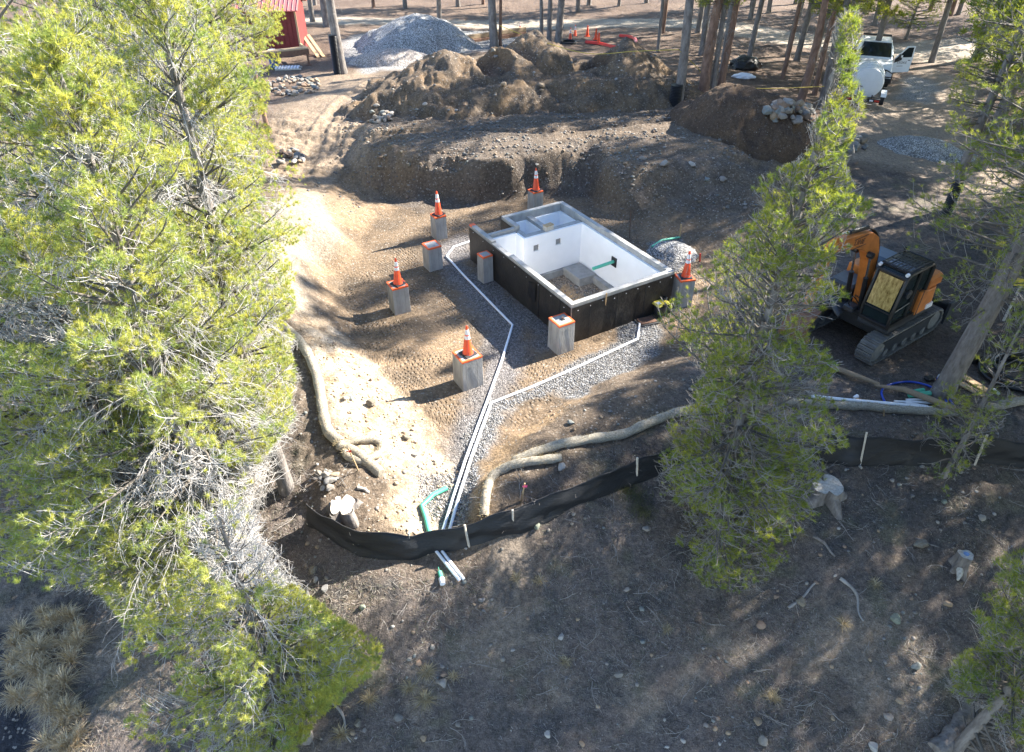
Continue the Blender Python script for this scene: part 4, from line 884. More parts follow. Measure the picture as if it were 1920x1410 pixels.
A = Vector((1.55, -.08, 3.52)); B = Vector((2.85, -.08, 3.66)); MB().tube([A, A.lerp(B, .6)], .06, 12).build('stick_cylinder', M['plastic_bk'], ex_t, smooth=True); MB().tube([A.lerp(B, .58), B], .03, 10).build('cylinder_rod', M['chrome'], ex_t, smooth=True)
hs_ = MB()
for k in range(3): hs_.tube(smooth_path([(.9, -.02 - k * .05, 1.3), (.62, -.0 - k * .05, 2.0), (.75, -.03 - k * .05, 2.8), (1.15, -.03 - k * .05, 3.3), (1.5, -.05 - k * .04, 3.48), (1.7, -.06 - k * .03, 3.5)], 5), .018, 6)
hs_.tube(smooth_path([(1.0, .08, 1.2), (1.3, .02, 1.5), (1.28, -.05, 1.25), (1.05, -.1, 1.1)], 5), .016, 6)
hs_.build('hydraulic_hose', M['plastic_bk'], ex_t, smooth=True)
MB().box((.95, -.2, .98), (1.25, .1, 1.15), bev=.03).build('boom_mount', M['dkgrey'], ex_t)
text_mesh('lettering', 'LINE', .20, M['text'], ex_t, Matrix.Translation((1.95, .046, 3.28)) @ Matrix.Rotation(R(180), 4, 'Z') @ Matrix.Rotation(R(90), 4, 'X') @ Matrix.Rotation(R(-8), 4, 'Z'))
for dz in (.13, -.13): MB().box((1.62, .042, 3.26 + dz), (2.2, .046, 3.28 + dz)).build('stripe', M['text'], ex_t)
# dozer blade behind the tracks
n = 7; V = []
for i in range(n): a = R(-40 + 80 * i / (n - 1)); V += [(-2.02 - .22 * math.cos(a) + .2, -1.2, .42 + .34 * math.sin(a)), (-2.02 - .22 * math.cos(a) + .2, 1.2, .42 + .34 * math.sin(a))]
bo = MB().add(V, [(2*i, 2*i+1, 2*i+3, 2*i+2) for i in range(n-1)]).build('dozer_blade', M['dkgrey'], ex_t, smooth=True); bo.modifiers.new('s', 'SOLIDIFY').thickness = .05
for s_ in (-1, 1): MB().box((-2.2, min(1.17*s_, 1.24*s_), .08), (-1.85, max(1.17*s_, 1.24*s_), .78), bev=.01).build('end_plate', M['dkgrey'], bo)
for y_ in (-.45, .45): MB().box((-2.1, y_ - .05, .25), (-1.2, y_ + .05, .4)).build('blade_arm', M['dkgrey'], ex_t)

# ================================================================= pickup truck (front towards the camera)
tx, ty = 21.5, 44.3; th = R(-111); tz = drop(22.8, 46.5)
tk = thing('pickup_truck', 'white crew cab pickup with dark grille and its driver door swung open', 'pickup truck', (tx, ty, tz), th)
# x forward; front bumper at x=0
def xsec(secs, name, m, par, nseg=1, bev=.0, smooth=False):
    V = []; F_ = []
    for (x_, hw, zb_, zt_, tw) in secs: V += [(x_, -hw, zb_), (x_, hw, zb_), (x_, hw * .99, (zb_ + zt_) / 2), (x_, tw, zt_), (x_, -tw, zt_), (x_, -hw * .99, (zb_ + zt_) / 2)]
    for i in range(len(secs) - 1):
        for k in range(6): j = (k + 1) % 6; F_.append((i*6+k, i*6+j, i*6+6+j, i*6+6+k))
    F_ += [tuple(range(5, -1, -1)), tuple(range((len(secs)-1)*6, len(secs)*6))]
    return MB().add(V, F_).build(name, m, par, bevel=bev, smooth=smooth)
xsec([(-5.9,1.0,.55,1.35,.98), (-4.0,1.0,.55,1.35,.98), (-1.75,1.0,.50,1.30,.97), (-.9,.99,.48,1.24,.93), (-.18,.97,.50,1.14,.86), (-.10,.95,.55,1.05,.84)], 'body', M['white_paint'], tk, bev=.03)
xsec([(-4.05,.93,1.3,1.36,.90), (-3.95,.92,1.3,1.96,.76), (-3.2,.92,1.3,2.02,.74), (-2.35,.92,1.3,2.00,.74), (-1.60,.93,1.25,1.32,.86)], 'cab', M['white_paint'], tk, bev=.02)
def quad(par, name, m, vs, th_=.012):
    o = MB().add(vs, [tuple(range(len(vs)))]).build(name, m, par); s_ = o.modifiers.new('s', 'SOLIDIFY'); s_.thickness = th_; s_.offset = 1; return o
quad(tk, 'windshield', M['glass'], [(-1.66,-.82,1.37), (-1.66,.82,1.37), (-2.27,.71,1.965), (-2.27,-.71,1.965)])
for s_ in (-1, 1):
    w1 = [(-2.30, .775*s_, 1.93), (-1.83, .925*s_*.965, 1.37), (-2.85, .925*s_*.985, 1.37), (-2.85, .775*s_, 1.93)]; w2 = [(-2.93, .775*s_, 1.93), (-2.93, .915*s_, 1.37), (-3.78, .915*s_, 1.37), (-3.78, .785*s_, 1.90)]
    if s_ > 0: w1, w2 = w1[::-1], w2[::-1]
    quad(tk, 'side_window', M['glass'], w1, .02); quad(tk, 'side_window', M['glass'], w2, .02)
MB().box((-3.98,-.62,1.40), (-3.955,.62,1.85)).build('rear_window', M['glass'], tk)
MB().box((-.14,-.62,.62), (-.04,.62,1.06), bev=.03).build('grille', M['plastic_bk'], tk)
MB().box((-.12,-1.0,.40), (.10,1.0,.66), bev=.05).build('bumper', M['plastic_bk'], tk)
b = MB()
for y_ in (-.98, .98): b.tube([(.04, y_, .5), (.08, y_*.98, .95), (.02, y_*.66, 1.08)], .03, 8)
b.tube([(.04,-.65,1.08), (.06,0,1.12), (.04,.65,1.08)], .035, 8); b.tube([(.08,-.97,.75), (.1,0,.78), (.08,.97,.75)], .025, 8)
b.build('grille_guard', M['plastic_bk'], tk, smooth=True)
MB().box((.02,-.16,.86),(.06,.16,.92)).build('badge_bar', M['dkgrey'], tk)
for y_ in (-.8, .8): MB().box((-.12, y_-.15, .70), (-.03, y_+.15, .98), bev=.03).build('headlight', M['band'], tk)
for i, (x_, y_) in enumerate([(-1.0,.86),(-1.0,-.86),(-4.75,.86),(-4.75,-.86)]):
    wt = MB().tube([(x_, y_-.14, .40), (x_, y_-.11, .40), (x_, y_+.11, .40), (x_, y_+.14, .40)], [.36,.40,.40,.36], 24).build('wheel', M['rubber'], tk, smooth=True); MB().tube([(x_, y_-.145, .4), (x_, y_+.145, .4)], .2, 16).build('rim', M['chrome'], wt, smooth=True)
MB().box((-5.8,-.8,1.30), (-4.1,.8,1.37)).build('bed_liner', M['rubber'], tk)
b = MB()
for y_ in (-.72, .72): b.tube([(-4.0, y_, 2.0), (-2.6, y_, 2.1)], .02, 6)
b.box((-3.9,-.75,2.02),(-3.8,.75,2.1)); b.build('roof_rack', M['plastic_bk'], tk)
mr_ = MB().box((-1.95,-1.22,1.34),(-1.85,-1.0,1.62), bev=.03); mr_.tube([(-1.88,-.95,1.4),(-1.9,-1.05,1.42)], .02, 6); mr_.build('mirror', M['plastic_bk'], tk)
MB().box((-2.85,.88,.62),(-1.80,.995,1.34)).build('door_opening', M['rubber'], tk)
# open door hinged at the left front
dr = bpy.data.objects.new('hinge', None); 
Md = Matrix.Translation((-1.78, 1.0, 0)) @ Matrix.Rotation(R(-62), 4, 'Z')       # door extends along local -x before rotation
dp = [(0,.58),(-1.08,.58),(-1.10,1.30),(-1.05,1.92),(-.62,1.92),(-.06,1.34)]
door = MB().prism(dp, -.03, .03, Md).build('door', M['white_paint'], tk, bevel=.01)
MB().prism([(-.16,1.36),(-.66,1.86),(-.98,1.86),(-1.00,1.36)], -.036, .036, Md).build('door_window', M['glass'], door)
MB().prism([(-.04,1.30),(-.16,1.36),(-.4,1.36),(-.36,1.18),(-.06,1.1)], .030, .034, Md).build('mirror_patch', M['plastic_bk'], door)
m_ = MB().box((-.32,.04,1.25),(-.2,.26,1.55), Md, bev=.03); m_.build('mirror', M['plastic_bk'], door); MB().box((-.31,.262,1.42),(-.21,.27,1.53), Md).build('mirror_cap', M['band'], door)
text_mesh('lettering', 'STOKE', .17, M['text'], door, Md @ Matrix.Translation((-.52, .034, 1.08)) @ Matrix.Rotation(R(180), 4, 'Z') @ Matrix.Rotation(R(90), 4, 'X'))
MB().box((-.62,.031,.90),(-.26,.034,.925), Md).build('underline', M['text'], door); MB().box((-.98,.031,1.18),(-.84,.034,1.22), Md).build('small_lettering', M['text'], door)
tk.scale = (1.1, 1.1, 1.1)
# ================================================================= water tank trailer
t = thing('tank_trailer', 'white poly water tank on a small black trailer in front of the pickup', 'trailer', (19.1, 39.6, drop(19.1, 39.6)), R(66))
tz_ = 1.28; V = []; secs = [(-.02,.30),(0.0,.62),(.05,.76),(.5,.80),(1.0,.79),(1.5,.80),(1.85,.76),(1.93,.55),(1.96,.3)]
MB().tube([(x_, 0, tz_) for x_, r_ in secs], [r_ for x_, r_ in secs], 36).build('tank', M['tank'], t, smooth=True)
b = MB()
for x_ in (.3, .9, 1.5): b.tube([(x_-.02,0,tz_),(x_+.02,0,tz_)], .808, 36)
b.build('tank_rib', M['tank'], t, smooth=True)
MB().tube([(1.0,0,tz_+.76),(1.0,0,tz_+.88)], .2, 20).build('filler_cap', M['tank'], t, smooth=True)
b = MB().box((-.1,-.85,.42),(2.1,-.75,.54)); b.box((-.1,.75,.42),(2.1,.85,.54)); b.box((-.14,-.86,.40),(-.02,.86,.56)); b.box((1.2,-.06,.42),(3.3,.06,.54)); b.box((2.0,-.8,.42),(2.1,.8,.54))
b.build('frame', M['plastic_bk'], t); b = MB()
for (x_, y_) in ((1.0,.98),(1.0,-.98)):
    w_ = MB().tube([(x_, y_-.11, .33), (x_, y_-.09, .33), (x_, y_+.09, .33), (x_, y_+.11, .33)], [.29,.33,.33,.29], 20).build('wheel', M['rubber'], t, smooth=True); MB().tube([(x_, y_-.115, .33),(x_, y_+.115, .33)], .16, 14).build('rim', M['band'], w_, smooth=True)
    pf = [(.5,.55),(.62,.72),(1.38,.72),(1.5,.55),(1.46,.55),(1.36,.68),(.64,.68),(.54,.55)]; MB().prism(pf, y_-.14, y_+.14).build('mudguard', M['white_paint'], t)
for y_ in (-.7,.7): MB().box((-.16,y_-.12,.43),(-.135,y_+.12,.52)).build('tail_light', M['red'], t)
for y_ in (-.42,.36): MB().box((-.16,y_-.09,.44),(-.135,y_+.09,.52)).build('plate', M['band'], t)
b = MB().tube([(-.1,.35,.6),(-.12,.35,1.2)], .025, 8); b.tube([(-.12,.2,1.15),(-.12,.5,1.15)], .02, 8); b.tube([(-.08,-.8,.62),(-.08,.8,.62)], .02, 8); b.tube([(-.08,-.4,.56),(-.08,-.4,.75)], .03, 8); b.build('valve_rail', M['plastic_bk'], t, smooth=True)

# ================================================================= red shed, bench, barrel
A = SP(566, 104); t = thing('red_shed', 'small red shed with vertical siding and a red roof coloured sunlit pale', 'shed', (A[0], A[1], A[2]), R(4))
W_, D_, H_ = 3.6, 3.0, 2.7
MB().box((-W_, 0, -.2), (0, D_, H_)).build('wall', M['red_wall'], t)
b = MB()
for i in range(13): x_ = -W_ + .05 + i * (W_ - .1) / 12; b.box((x_ - .02, -.03, 0), (x_ + .02, -.002, H_ - .02))
b.build('siding_batten', M['red_wall'], t); MB().box((-.05, -.04, 0), (.06, -.002, H_)).build('corner_trim', M['plank'], t)
V = [(-W_-.25,-.35,H_-.05),(.25,-.35,H_-.05),(.25,D_*.5,H_+.85),(-W_-.25,D_*.5,H_+.85),(.25,D_+.3,H_-.05),(-W_-.25,D_+.3,H_-.05)]
rf = MB().add(V, [(0,1,2,3),(3,2,4,5)]).build('roof', M['red_roof_sunlit'], t); rf.modifiers.new('s','SOLIDIFY').thickness = .06
b = MB()
for i in range(16): x_ = -W_ - .2 + i * (W_ + .4) / 15; b.tube([(x_,-.36,H_-.02),(x_,D_*.5,H_+.88)], .02, 5)
b.build('roof_rib', M['red_roof_sunlit'], rf)
MB().prism([(-W_,H_),(0,H_)], 0, 0) if False else None
b = MB().add([(0,0,H_-.02),(0,D_,H_-.02),(0,D_*.5,H_+.82)], [(0,1,2)]).add([(-W_,0,H_-.02),(-W_,D_,H_-.02),(-W_,D_*.5,H_+.82)], [(0,2,1)]); b.build('gable', M['red_wall'], t)
A = SP(500, 131); B = SP(583, 122); dv = Vector(B - A); t = thing('loading_bench', 'rusty steel bench with wooden edge standing before the red shed', 'bench', tuple(A), math.atan2(dv.y, dv.x)); L_ = dv.length
MB().box((-.8, -.1, .62), (L_, .0, .90)).build('front_beam', M['rust'], t); MB().box((-.8, -.02, .90), (L_, .55, .96)).build('top_board', M['plank'], t); MB().box((L_-.1, 0, .70), (L_, 1.8, .88)).build('side_beam', M['plank'], t)
for x_ in (-.6, L_ - .12): lg = MB().box((x_-.05, -.08, 0), (x_+.05, .02, .62)).build('leg', M['rust'], t); MB().box((x_-.16, -.16, 0), (x_+.16, .1, .04)).build('foot_plate', M['rust'], lg)
A = SP(604, 108); B = SP(578, 88); t = thing('ramp_boards', 'pair of narrow wooden ramp boards sloping down beside the bench', 'ramp', tuple(A), 0); d = Vector(B - A) + Vector((0, 0, .7))
Mx = d.normalized().to_track_quat('X', 'Z').to_matrix().to_4x4()
for y_ in (-.22, .12): MB().box((0, y_, 0), (d.length, y_ + .2, .05), Mx).build('board', M['plank'], t)
A = SP(516, 128); t = thing('blue_barrel', 'blue plastic barrel standing behind the bench', 'barrel', (A[0] - .1, A[1] + .4, A[2])); MB().tube([(0,0,0),(0,0,.05),(0,0,.3),(0,0,.33),(0,0,.6),(0,0,.63),(0,0,.9),(0,0,.93)], [.28,.3,.3,.32,.3,.32,.3,.27], 24).build('drum', M['blue'], t, smooth=True); MB().tube([(0,0,.93),(0,0,.95)], .25, 20).build('lid', M['band'], t)
A = SP(538, 131); t = thing('pallet', 'pale slatted pallet lying under the bench', 'pallet', (A[0], A[1] + .2, A[2] + .08), R(6)); b = MB()
for i in range(8): MB().box((-.7 + i*.18, -.3, 0), (-.58 + i*.18, .3, .05)).build('slat', M['band'], t)
MB().box((-.7,-.28,-.08),(.82,-.2,0)).build('runner', M['stake'], t); MB().box((-.7,.2,-.08),(.82,.28,0)).build('runner', M['stake'], t)
# long timbers
A = G(822, 92); B = G(984, 67)
for k, (dz_, dy_) in enumerate([(0.15, 0), (.15, .45), (.42, .2)]):
    a = Vector(A) + Vector((0, dy_, dz_)); b_ = Vector(B) + Vector((0, dy_, dz_)); d = b_ - a; Mx = Matrix.Translation(a) @ d.normalized().to_track_quat('X', 'Z').to_matrix().to_4x4()
    o = MB().box((0, -.14, -.13), (d.length, .14, .13), Mx, bev=.01).build('timber_beam', M['rust'] if k < 2 else M['wood']); tag(o, ['front lower rusty beam of the stack behind the dirt mound', 'rear lower rusty beam of the stack behind the dirt mound', 'wooden beam lying on top of the stack behind the dirt mound'][k], 'beam', 'long beams behind the mound')
# cones at the back
def gcone(px, py, s, label, grp='traffic cones'):
    p = G(px, py); return cone(p[0], p[1], p[2], label, s, .3, group=grp)
gcone(1069, 74, .86, 'striped traffic cone in front of the other striped one by the red hose'); gcone(1078, 68, .86, 'striped traffic cone farther back of the two by the red hose'); gcone(975, 56, .6, 'small striped cone past the end of the long beams'); gcone(816, 90, .8, 'traffic cone at the near end of the long beams')
dl0 = None
for (px, py, lb) in [(1101, 68, 'plain red cone on the left of the three slim ones'), (1117, 74, 'plain red slim post cone in the middle of the three'), (1122, 83, 'plain red slim post cone in front, touching the red hose')]:
    p = G(px, py)
    if dl0 is None:
        dl0 = thing('slim_cone', lb, 'traffic cone', tuple(p), 0, 'plain red slim cones'); MB().tube([(0,0,0),(0,0,.03)], .2, 8).build('base', M['cone'], dl0); MB().tube([(0,0,.03),(0,0,.5),(0,0,.74)], [.13,.065,.04], 16).build('cone_body', M['cone'], dl0, smooth=True); o = dl0
    else: o = copy_tree(dl0); o.location = tuple(p)
    o['label'] = lb
W = [G(a, c) for a, c in [(1098,81),(1125,84),(1155,91),(1180,89),(1192,80),(1184,72),(1162,69)]]
b = MB()
for k in range(4): b.tube([q + Vector((.06 * math.sin(k * 2.1), .1 * k - .15, .06 + .06 * (k % 2))) for q in smooth_path(W, 6)], .045, 8)
tag(b.build('red_conduit', M['redhose'], smooth=True), 'bundle of bright red conduit curving behind the right dirt mound', 'conduit')
p = G(1066, 82); pts = [(math.cos(a) * .5, math.sin(a) * .5, .05) for a in np.linspace(0, 6.283, 30)]; t = thing('pipe_ring', 'small black pipe ring lying left of the red conduit', 'ring', tuple(p)); MB().tube(pts, .05, 8, caps=False).build('ring', M['plastic_bk'], t, smooth=True); MB().tube([(a*1.02, b_*1.02, .14) for a, b_, _ in pts], .045, 8, caps=False).build('ring', M['plastic_bk'], t, smooth=True)
# tarp and sacks
def blob(name, px, py, sx_, sy_, sz_, m, label, cat, rz=0, seed=0):
    p = SP(px, py); n = 24; V = []; Fq = []
    for i in range(n + 1):
        th_ = math.pi * i / n
        for k in range(n * 2):
            ph = 2 * math.pi * k / (n * 2); d = np.array([math.sin(th_) * math.cos(ph), math.sin(th_) * math.sin(ph), math.cos(th_)]); r_ = 1 + .35 * float(fbm(np.array([d[0] * 2 + 5]), np.array([d[1] * 2 + d[2] * 1.7]), 1.0, 4, seed)[0]); V.append((d[0] * sx_ * r_, d[1] * sy_ * r_, max(d[2], -.3) * sz_ * r_))
    for i in range(n):
        for k in range(2 * n): j = (k + 1) % (2 * n); Fq.append((i*2*n+k, (i+1)*2*n+k, (i+1)*2*n+j, i*2*n+j))
    o = MB().add(V, Fq).build(name, m, smooth=True); o.location = (p[0], p[1], p[2] + sz_ * .3); o.rotation_euler = (0, 0, rz); return tag(o, label, cat)
blob('tarp', 1396, 127, .95, .7, .5, M['plastic_bk'], 'crumpled black tarp heap among the rear trees', 'tarp', .2, 31)
blob('sack', 1394, 146, .62, .28, .2, M['band'], 'flat white sack lying in front of the black tarp', 'sack', -.1, 33)
# ================================================================= stumps and logs
def stump(px, py, r, h_, label, seed, split=True, m=None, aspect=1.0, cm=None):
    p = SP(px, py); t = thing('tree_stump', label, 'stump', tuple(p)); n = 40; V = []; F_ = []
    def rad(a): 
        r_ = r * (1 + .16 * float(vnoise(np.array([math.cos(a) * 1.6 + seed]), np.array([math.sin(a) * 1.6]))[0]) + .05 * math.sin(5 * a + seed))
        if split: 
            for a0, w_, d_ in ((1.7, .16, .62), (4.6, .2, .5), (2.5, .09, .35)):
                dd = abs((a - a0 + math.pi) % (2 * math.pi) - math.pi); r_ *= 1 - d_ * math.exp(-(dd / w_) ** 2)
        return r_
    lv = [(-.15, 1.5), (0.0, 1.3), (.12, 1.1), (h_ * .6, 1.0), (h_, .98)]
    for z_, k_ in lv:
        for i in range(n): a = 2 * math.pi * i / n; fl_ = 1 + (k_ - 1) * (1 + .8 * math.sin(5 * a + seed)); V.append((math.cos(a) * rad(a) * fl_ * aspect, math.sin(a) * rad(a) * fl_, z_ + (.03 * math.sin(a + seed) if z_ == h_ else 0)))
    for l in range(len(lv) - 1):
        for i in range(n): j = (i + 1) % n; F_.append((l*n+i, l*n+j, l*n+n+j, l*n+n+i))
    MB().add(V, F_).build('bark', m or M['bark'], t, smooth=True)
    V2 = [(v[0], v[1], v[2] + .002) for v in V[-n:]] + [(0, 0, h_ + .01)]; MB().add(V2, [(i, (i + 1) % n, n) for i in range(n)]).build('cut_face', cm or M['cut'], t); return t
stump(1545, 925, .34, .26, 'large pale split tree stump below the straight silt fence', 2.0)
stump(643, 955, .26, .14, 'split grey stump inside the curved silt fence', 5.5, cm=M['stake'])
t = stump(1797, 1064, .15, .42, 'slender pale stump with a blue stain on its cut top', 9.0, False, aspect=.9)
MB().tube([(0,0,.434),(0,0,.437)], .06, 9).build('blue_stain', mat('blue paint stain', (.20,.30,.50), .8, .3, 20), t)
MB().tube([(-.05,-.1,.1),(-.1,-.22,.02),(-.16,-.3,-.02)], [.08,.05,.02], 10).build('root', M['cut'], t, smooth=True)
def log(a, b_, r0, r1, label, m, name='fallen_log', bend=.05):
    A = Vector(SP(*a)); B = Vector(SP(*b_)); pts = []; rs = []
    for i in range(15): u = i / 14; q = A.lerp(B, u); q.z = drop(q.x, q.y) + (r0 + (r1 - r0) * u) * .5; q.x += bend * math.sin(u * 5); pts.append(q); rs.append((r0 + (r1 - r0) * u) * (1 + .12 * math.sin(u * 23) + .06 * random.random()))
    return tag(MB().tube(pts, rs, 14).build(name, m, smooth=True), label, 'log')
log((1752, 1412), (1830, 1318), .16, .11, 'weathered grey log lying in the bottom right corner', M['bark'])
log((1575, 1085), (1630, 1165), .035, .015, 'thin dead branch bending down the right slope', M['twig'], 'dead_branch', .12)
log((1478, 1140), (1535, 1092), .03, .018, 'short grey branch beside a reddish rock on the right slope', M['twig'], 'dead_branch')
log((1524, 1006), (1570, 1044), .03, .02, 'dark rotten branch below the large split stump', M['bark'], 'dead_branch')
log((612, 1310), (668, 1392), .03, .012, 'pale dead branch in front of three orange stones at the bottom', M['twig'], 'dead_branch', .1)
log((670, 915), (697, 924), .035, .03, 'short pale stick lying on dark soil above the inner stump', M['stake'], 'dead_branch')
log((1715, 1010), (1765, 1026), .02, .012, 'dark thin branch lying above the large lichen boulder', M['bark'], 'dead_branch')
# ================================================================= rocks
def rock_mesh(seed, flat=.65):
    import bmesh
    bm = bmesh.new(); bmesh.ops.create_icosphere(bm, subdivisions=3, radius=1.0); r_ = random.Random(seed)
    cuts = [(Vector((r_.gauss(0,1), r_.gauss(0,1), r_.gauss(0,1))).normalized(), r_.uniform(.58, .86)) for _ in range(14)]
    sx_, sy_ = r_.uniform(.8, 1.25), r_.uniform(.7, 1.0)
    for v in bm.verts:
        for d, c in cuts:
            k = v.co.dot(d)
            if k > c: v.co -= d * (k - c) * .97
        n_ = float(vnoise(np.array([v.co.x * 2.3 + seed]), np.array([v.co.y * 2.3]), v.co.z * 2.3)[0]); v.co *= 1 + .07 * n_
        v.co.x *= sx_; v.co.y *= sy_; v.co.z *= flat
    m = bpy.data.meshes.new('rock'); bm.to_mesh(m); bm.free()
    for p in m.polygons: p.use_smooth = True
    m.set_sharp_from_angle(angle=R(24)); m.materials.append(M['rock']); return m
RM = [rock_mesh(s) for s in range(10)]
def rock(x, y, z, s, label, group=None, m=None, cat='rock', sink=.25, mesh=None):
    o = bpy.data.objects.new('rock', mesh or random.choice(RM)); COL.objects.link(o)
    o.location = (x, y, z + s * .65 * (1 - sink) - s * .15); o.rotation_euler = (random.uniform(-.3, .3), random.uniform(-.3, .3), random.uniform(0, 6.28)); k = random.uniform(.85, 1.15); o.scale = (s * k, s / k, s * random.uniform(.8, 1.1))
    if m: o.data = o.data.copy(); o.data.materials[0] = m
    return tag(o, label, cat, group)
def prock(px, py, wpx, label, group=None, m=None, sink=.25):
    p = SP(px, py); dep = proj(p)[2][0]; s = wpx / 2 * dep / FPX; return rock(p[0], p[1], p[2], s, label, group, m, sink=sink)
for px, py, w_, lb, m in [
 (1726,1024,34,'large angular boulder with orange and green lichen on the right slope','boulder_or'), (1678,1163,26,'green grey boulder alone on the lower right slope','boulder_gr'),
 (1613,877,11,'round stone at the foot of the left tall fence stake',None), (1672,902,11,'pale oblong stone right of the split stump',None), (1700,898,9,'smaller pale stone beside the oblong one near the split stump',None),
 (1770,942,14,'grey green stone above the lichen boulder','boulder_gr'), (1840,972,17,'long pale stone lying on the right slope',None), (1052,878,20,'rounded grey boulder at the end of the lower straw wattle',None),
 (1070,794,14,'pale round stone on top of the berm crest, left of its companions',None), (1076,806,9,'small white stone below the pale round one on the berm',None), (1144,772,9,'tan stone on the upper berm',None),(1192,745,8,'flat pale stone high on the berm',None),
 (1212,993,17,'grey blue stone below the curved silt fence',None), (1006,988,18,'flat green grey stone at the foot of the curved silt fence','boulder_gr'), (1075,965,10,'small tan stone below the middle of the curved fence',None),(1072,983,8,'small brown stone just under the tan one by the fence',None),
 (1501,1130,21,'reddish tan stone beside the short grey branch','boulder_or'), (1455,1120,14,'red and white stone under the lowest pine branches',None), (1426,1173,22,'pale lichened stone left of the pine shadow edge',None),
 (1052,1195,14,'white stone alone in the middle of the dark slope',None), (1160,1266,16,'grey mottled stone on the lower middle slope',None), (1176,1107,15,'grey stone below the pine on the middle slope',None),
 (1027,1378,16,'white stone at the bottom centre left',None), (1091,1396,14,'white angular stone at the bottom centre',None), (1420,1354,22,'grey brown stone at the bottom right of centre',None), (1430,1390,26,'broad grey stone at the very bottom right of centre',None),
 (1664,1345,22,'tall grey mottled stone near the bottom right',None), (1685,1315,16,'pale square stone above the tall mottled one',None), (1716,1250,20,'brownish broken boulder on the lower right slope',None), (1637,1402,22,'flat grey stone on the bottom edge, right side',None), (1776,1134,17,'pale stone below the slender stump',None),
 (1561,1347,11,'square tan stone on the pale soil patch at lower right',None),
 (587,1070,20,'large tan stone, uppermost of the cluster by the dead twigs','boulder_or'), (592,1088,15,'tan stone under the large one by the dead twigs',None), (612,1085,11,'small tan stone right of the cluster by the dead twigs',None), (610,1104,19,'flat oval tan stone below the cluster by the dead twigs',None),(575,1062,9,'thin pale stone left of the tan cluster',None),
 (671,1358,19,'bright orange stone at the bottom left, largest of three','boulder_or'), (662,1374,14,'tan stone left of the two small ones by the dead branch',None), (684,1370,12,'tan stone right of the two small ones by the dead branch',None),
 (748,1347,22,'bluish grey flat stone near the bottom left centre',None), (768,1236,12,'tan stone above the grass tufts',None), (785,1244,14,'pale block stone beside the upper grass tuft',None), (832,1265,15,'grey oval stone right of the upper grass tuft',None), (829,1250,11,'smaller brown stone above the grey oval one',None), (795,1385,15,'reddish stone on the bottom edge left of centre',None), (831,1283,20,'flat dark grey stone below the grey oval one',None),
 (903,1126,14,'round grey stone right of the white pipe ends',None), (907,1146,10,'small grey stone under the round grey one',None),(889,1134,8,'little tan stone left of the round grey one',None), (680,1140,17,'mossy dark stone in the twigs on the left slope','boulder_gr'),
 (577,1020,12,'round grey stone below the left end of the silt fence',None), (595,1027,11,'round tan stone below the left end of the silt fence',None),
 (778,855,17,'large tan stone at the edge of the sunlit slope, upper',None), (787,875,13,'pale tan stone just below the large tan one',None), (761,822,15,'orange tan stone at the top of the sunlit stone string','boulder_or'), (697,757,20,'wide tan stone on the sunlit bank','boulder_or'), (647,748,11,'left stone of the pair on the sunlit bank',None), (658,748,13,'right stone of the pair on the sunlit bank',None), (695,714,10,'small stone higher on the sunlit bank',None),
 (980,297,0,'',None),
 (1204,299,13,'bright white stone in the middle of the rear bank',None), (1298,310,15,'round pale stone right on the rear bank',None), (1355,338,15,'pale stone at the right end of the rear bank',None), (1325,338,13,'pale stone left of the last one on the rear bank',None), (1006,310,11,'pale stone above the farthest pier',None), (764,371,10,'pale stone at the foot of the left rear bank',None), (752,286,11,'reddish stone on the left edge of the rear bank','boulder_or'), (766,310,12,'orange tan stone left on the rear bank','boulder_or'),
 (1246,310,22,'broad tan stone half buried in the rear bank',None), (1015,162,17,'tan oval stone half buried in the right dirt mound',None), (1060,177,9,'round grey stone on the right dirt mound face',None), (797,197,10,'white stone on the left dirt mound face',None), (925,97,12,'orange stone on the rim of the left dirt mound','boulder_or'), (930,108,10,'tan stone under the orange one on the mound rim',None), (944,160,15,'pale stone low between the two dirt mounds',None),
 (698,212,14,'pale boulder at the left foot of the dirt mound',None), (706,200,12,'grey boulder just above the pale one at the mound foot',None), (1604,307,12,'white stone on the dark soil behind the central pine',None)]:
    if w_: prock(px, py, w_, lb, None, M[m] if m else None)
# rock piles: every stone a thing
def rock_pile(cx_, cy_, wpx, hpx, n, smin, smax, hgt, label, group, seed):
    r_ = random.Random(seed); c = SP(cx_, cy_)
    for i in range(n):
        a = r_.uniform(0, 6.28); q = r_.random() ** .55; px = cx_ + math.cos(a) * q * wpx / 2; py = cy_ + math.sin(a) * q * hpx / 2; p = SP(px, py); s = r_.uniform(smin, smax)
        rock(p[0], p[1], p[2] + hgt * max(0, 1 - q * 1.25) * r_.uniform(.5, 1), s, label, group, sink=.1)
rock_pile(545, 163, 118, 36, 95, .07, .21, .45, 'grey and tan stone in the low rock pile left of the dirt mound', 'stones of the left rock pile', 1)
rock_pile(1482, 214, 92, 40, 80, .10, .30, .5, 'pale rounded stone in the rock pile behind the topsoil mound', 'stones of the rock pile behind the topsoil mound', 2)
rock_pile(1600, 272, 52, 34, 28, .10, .27, .2, 'rounded stone in the scatter behind the central pine top', 'stones scattered behind the central pine', 3)
rock_pile(716, 222, 46, 26, 30, .07, .17, .1, 'grey cobble at the left foot of the dirt mound', 'cobbles at the foot of the dirt mound', 4)
rock_pile(545, 296, 60, 30, 22, .08, .2, .1, 'pale sunlit stone on the left shoulder under the big pines', 'stones on the left shoulder', 6)
rock_pile(612, 900, 46, 36, 22, .05, .13, .12, 'tan clod or stone beside the split inner stump', 'stones beside the inner stump', 5)
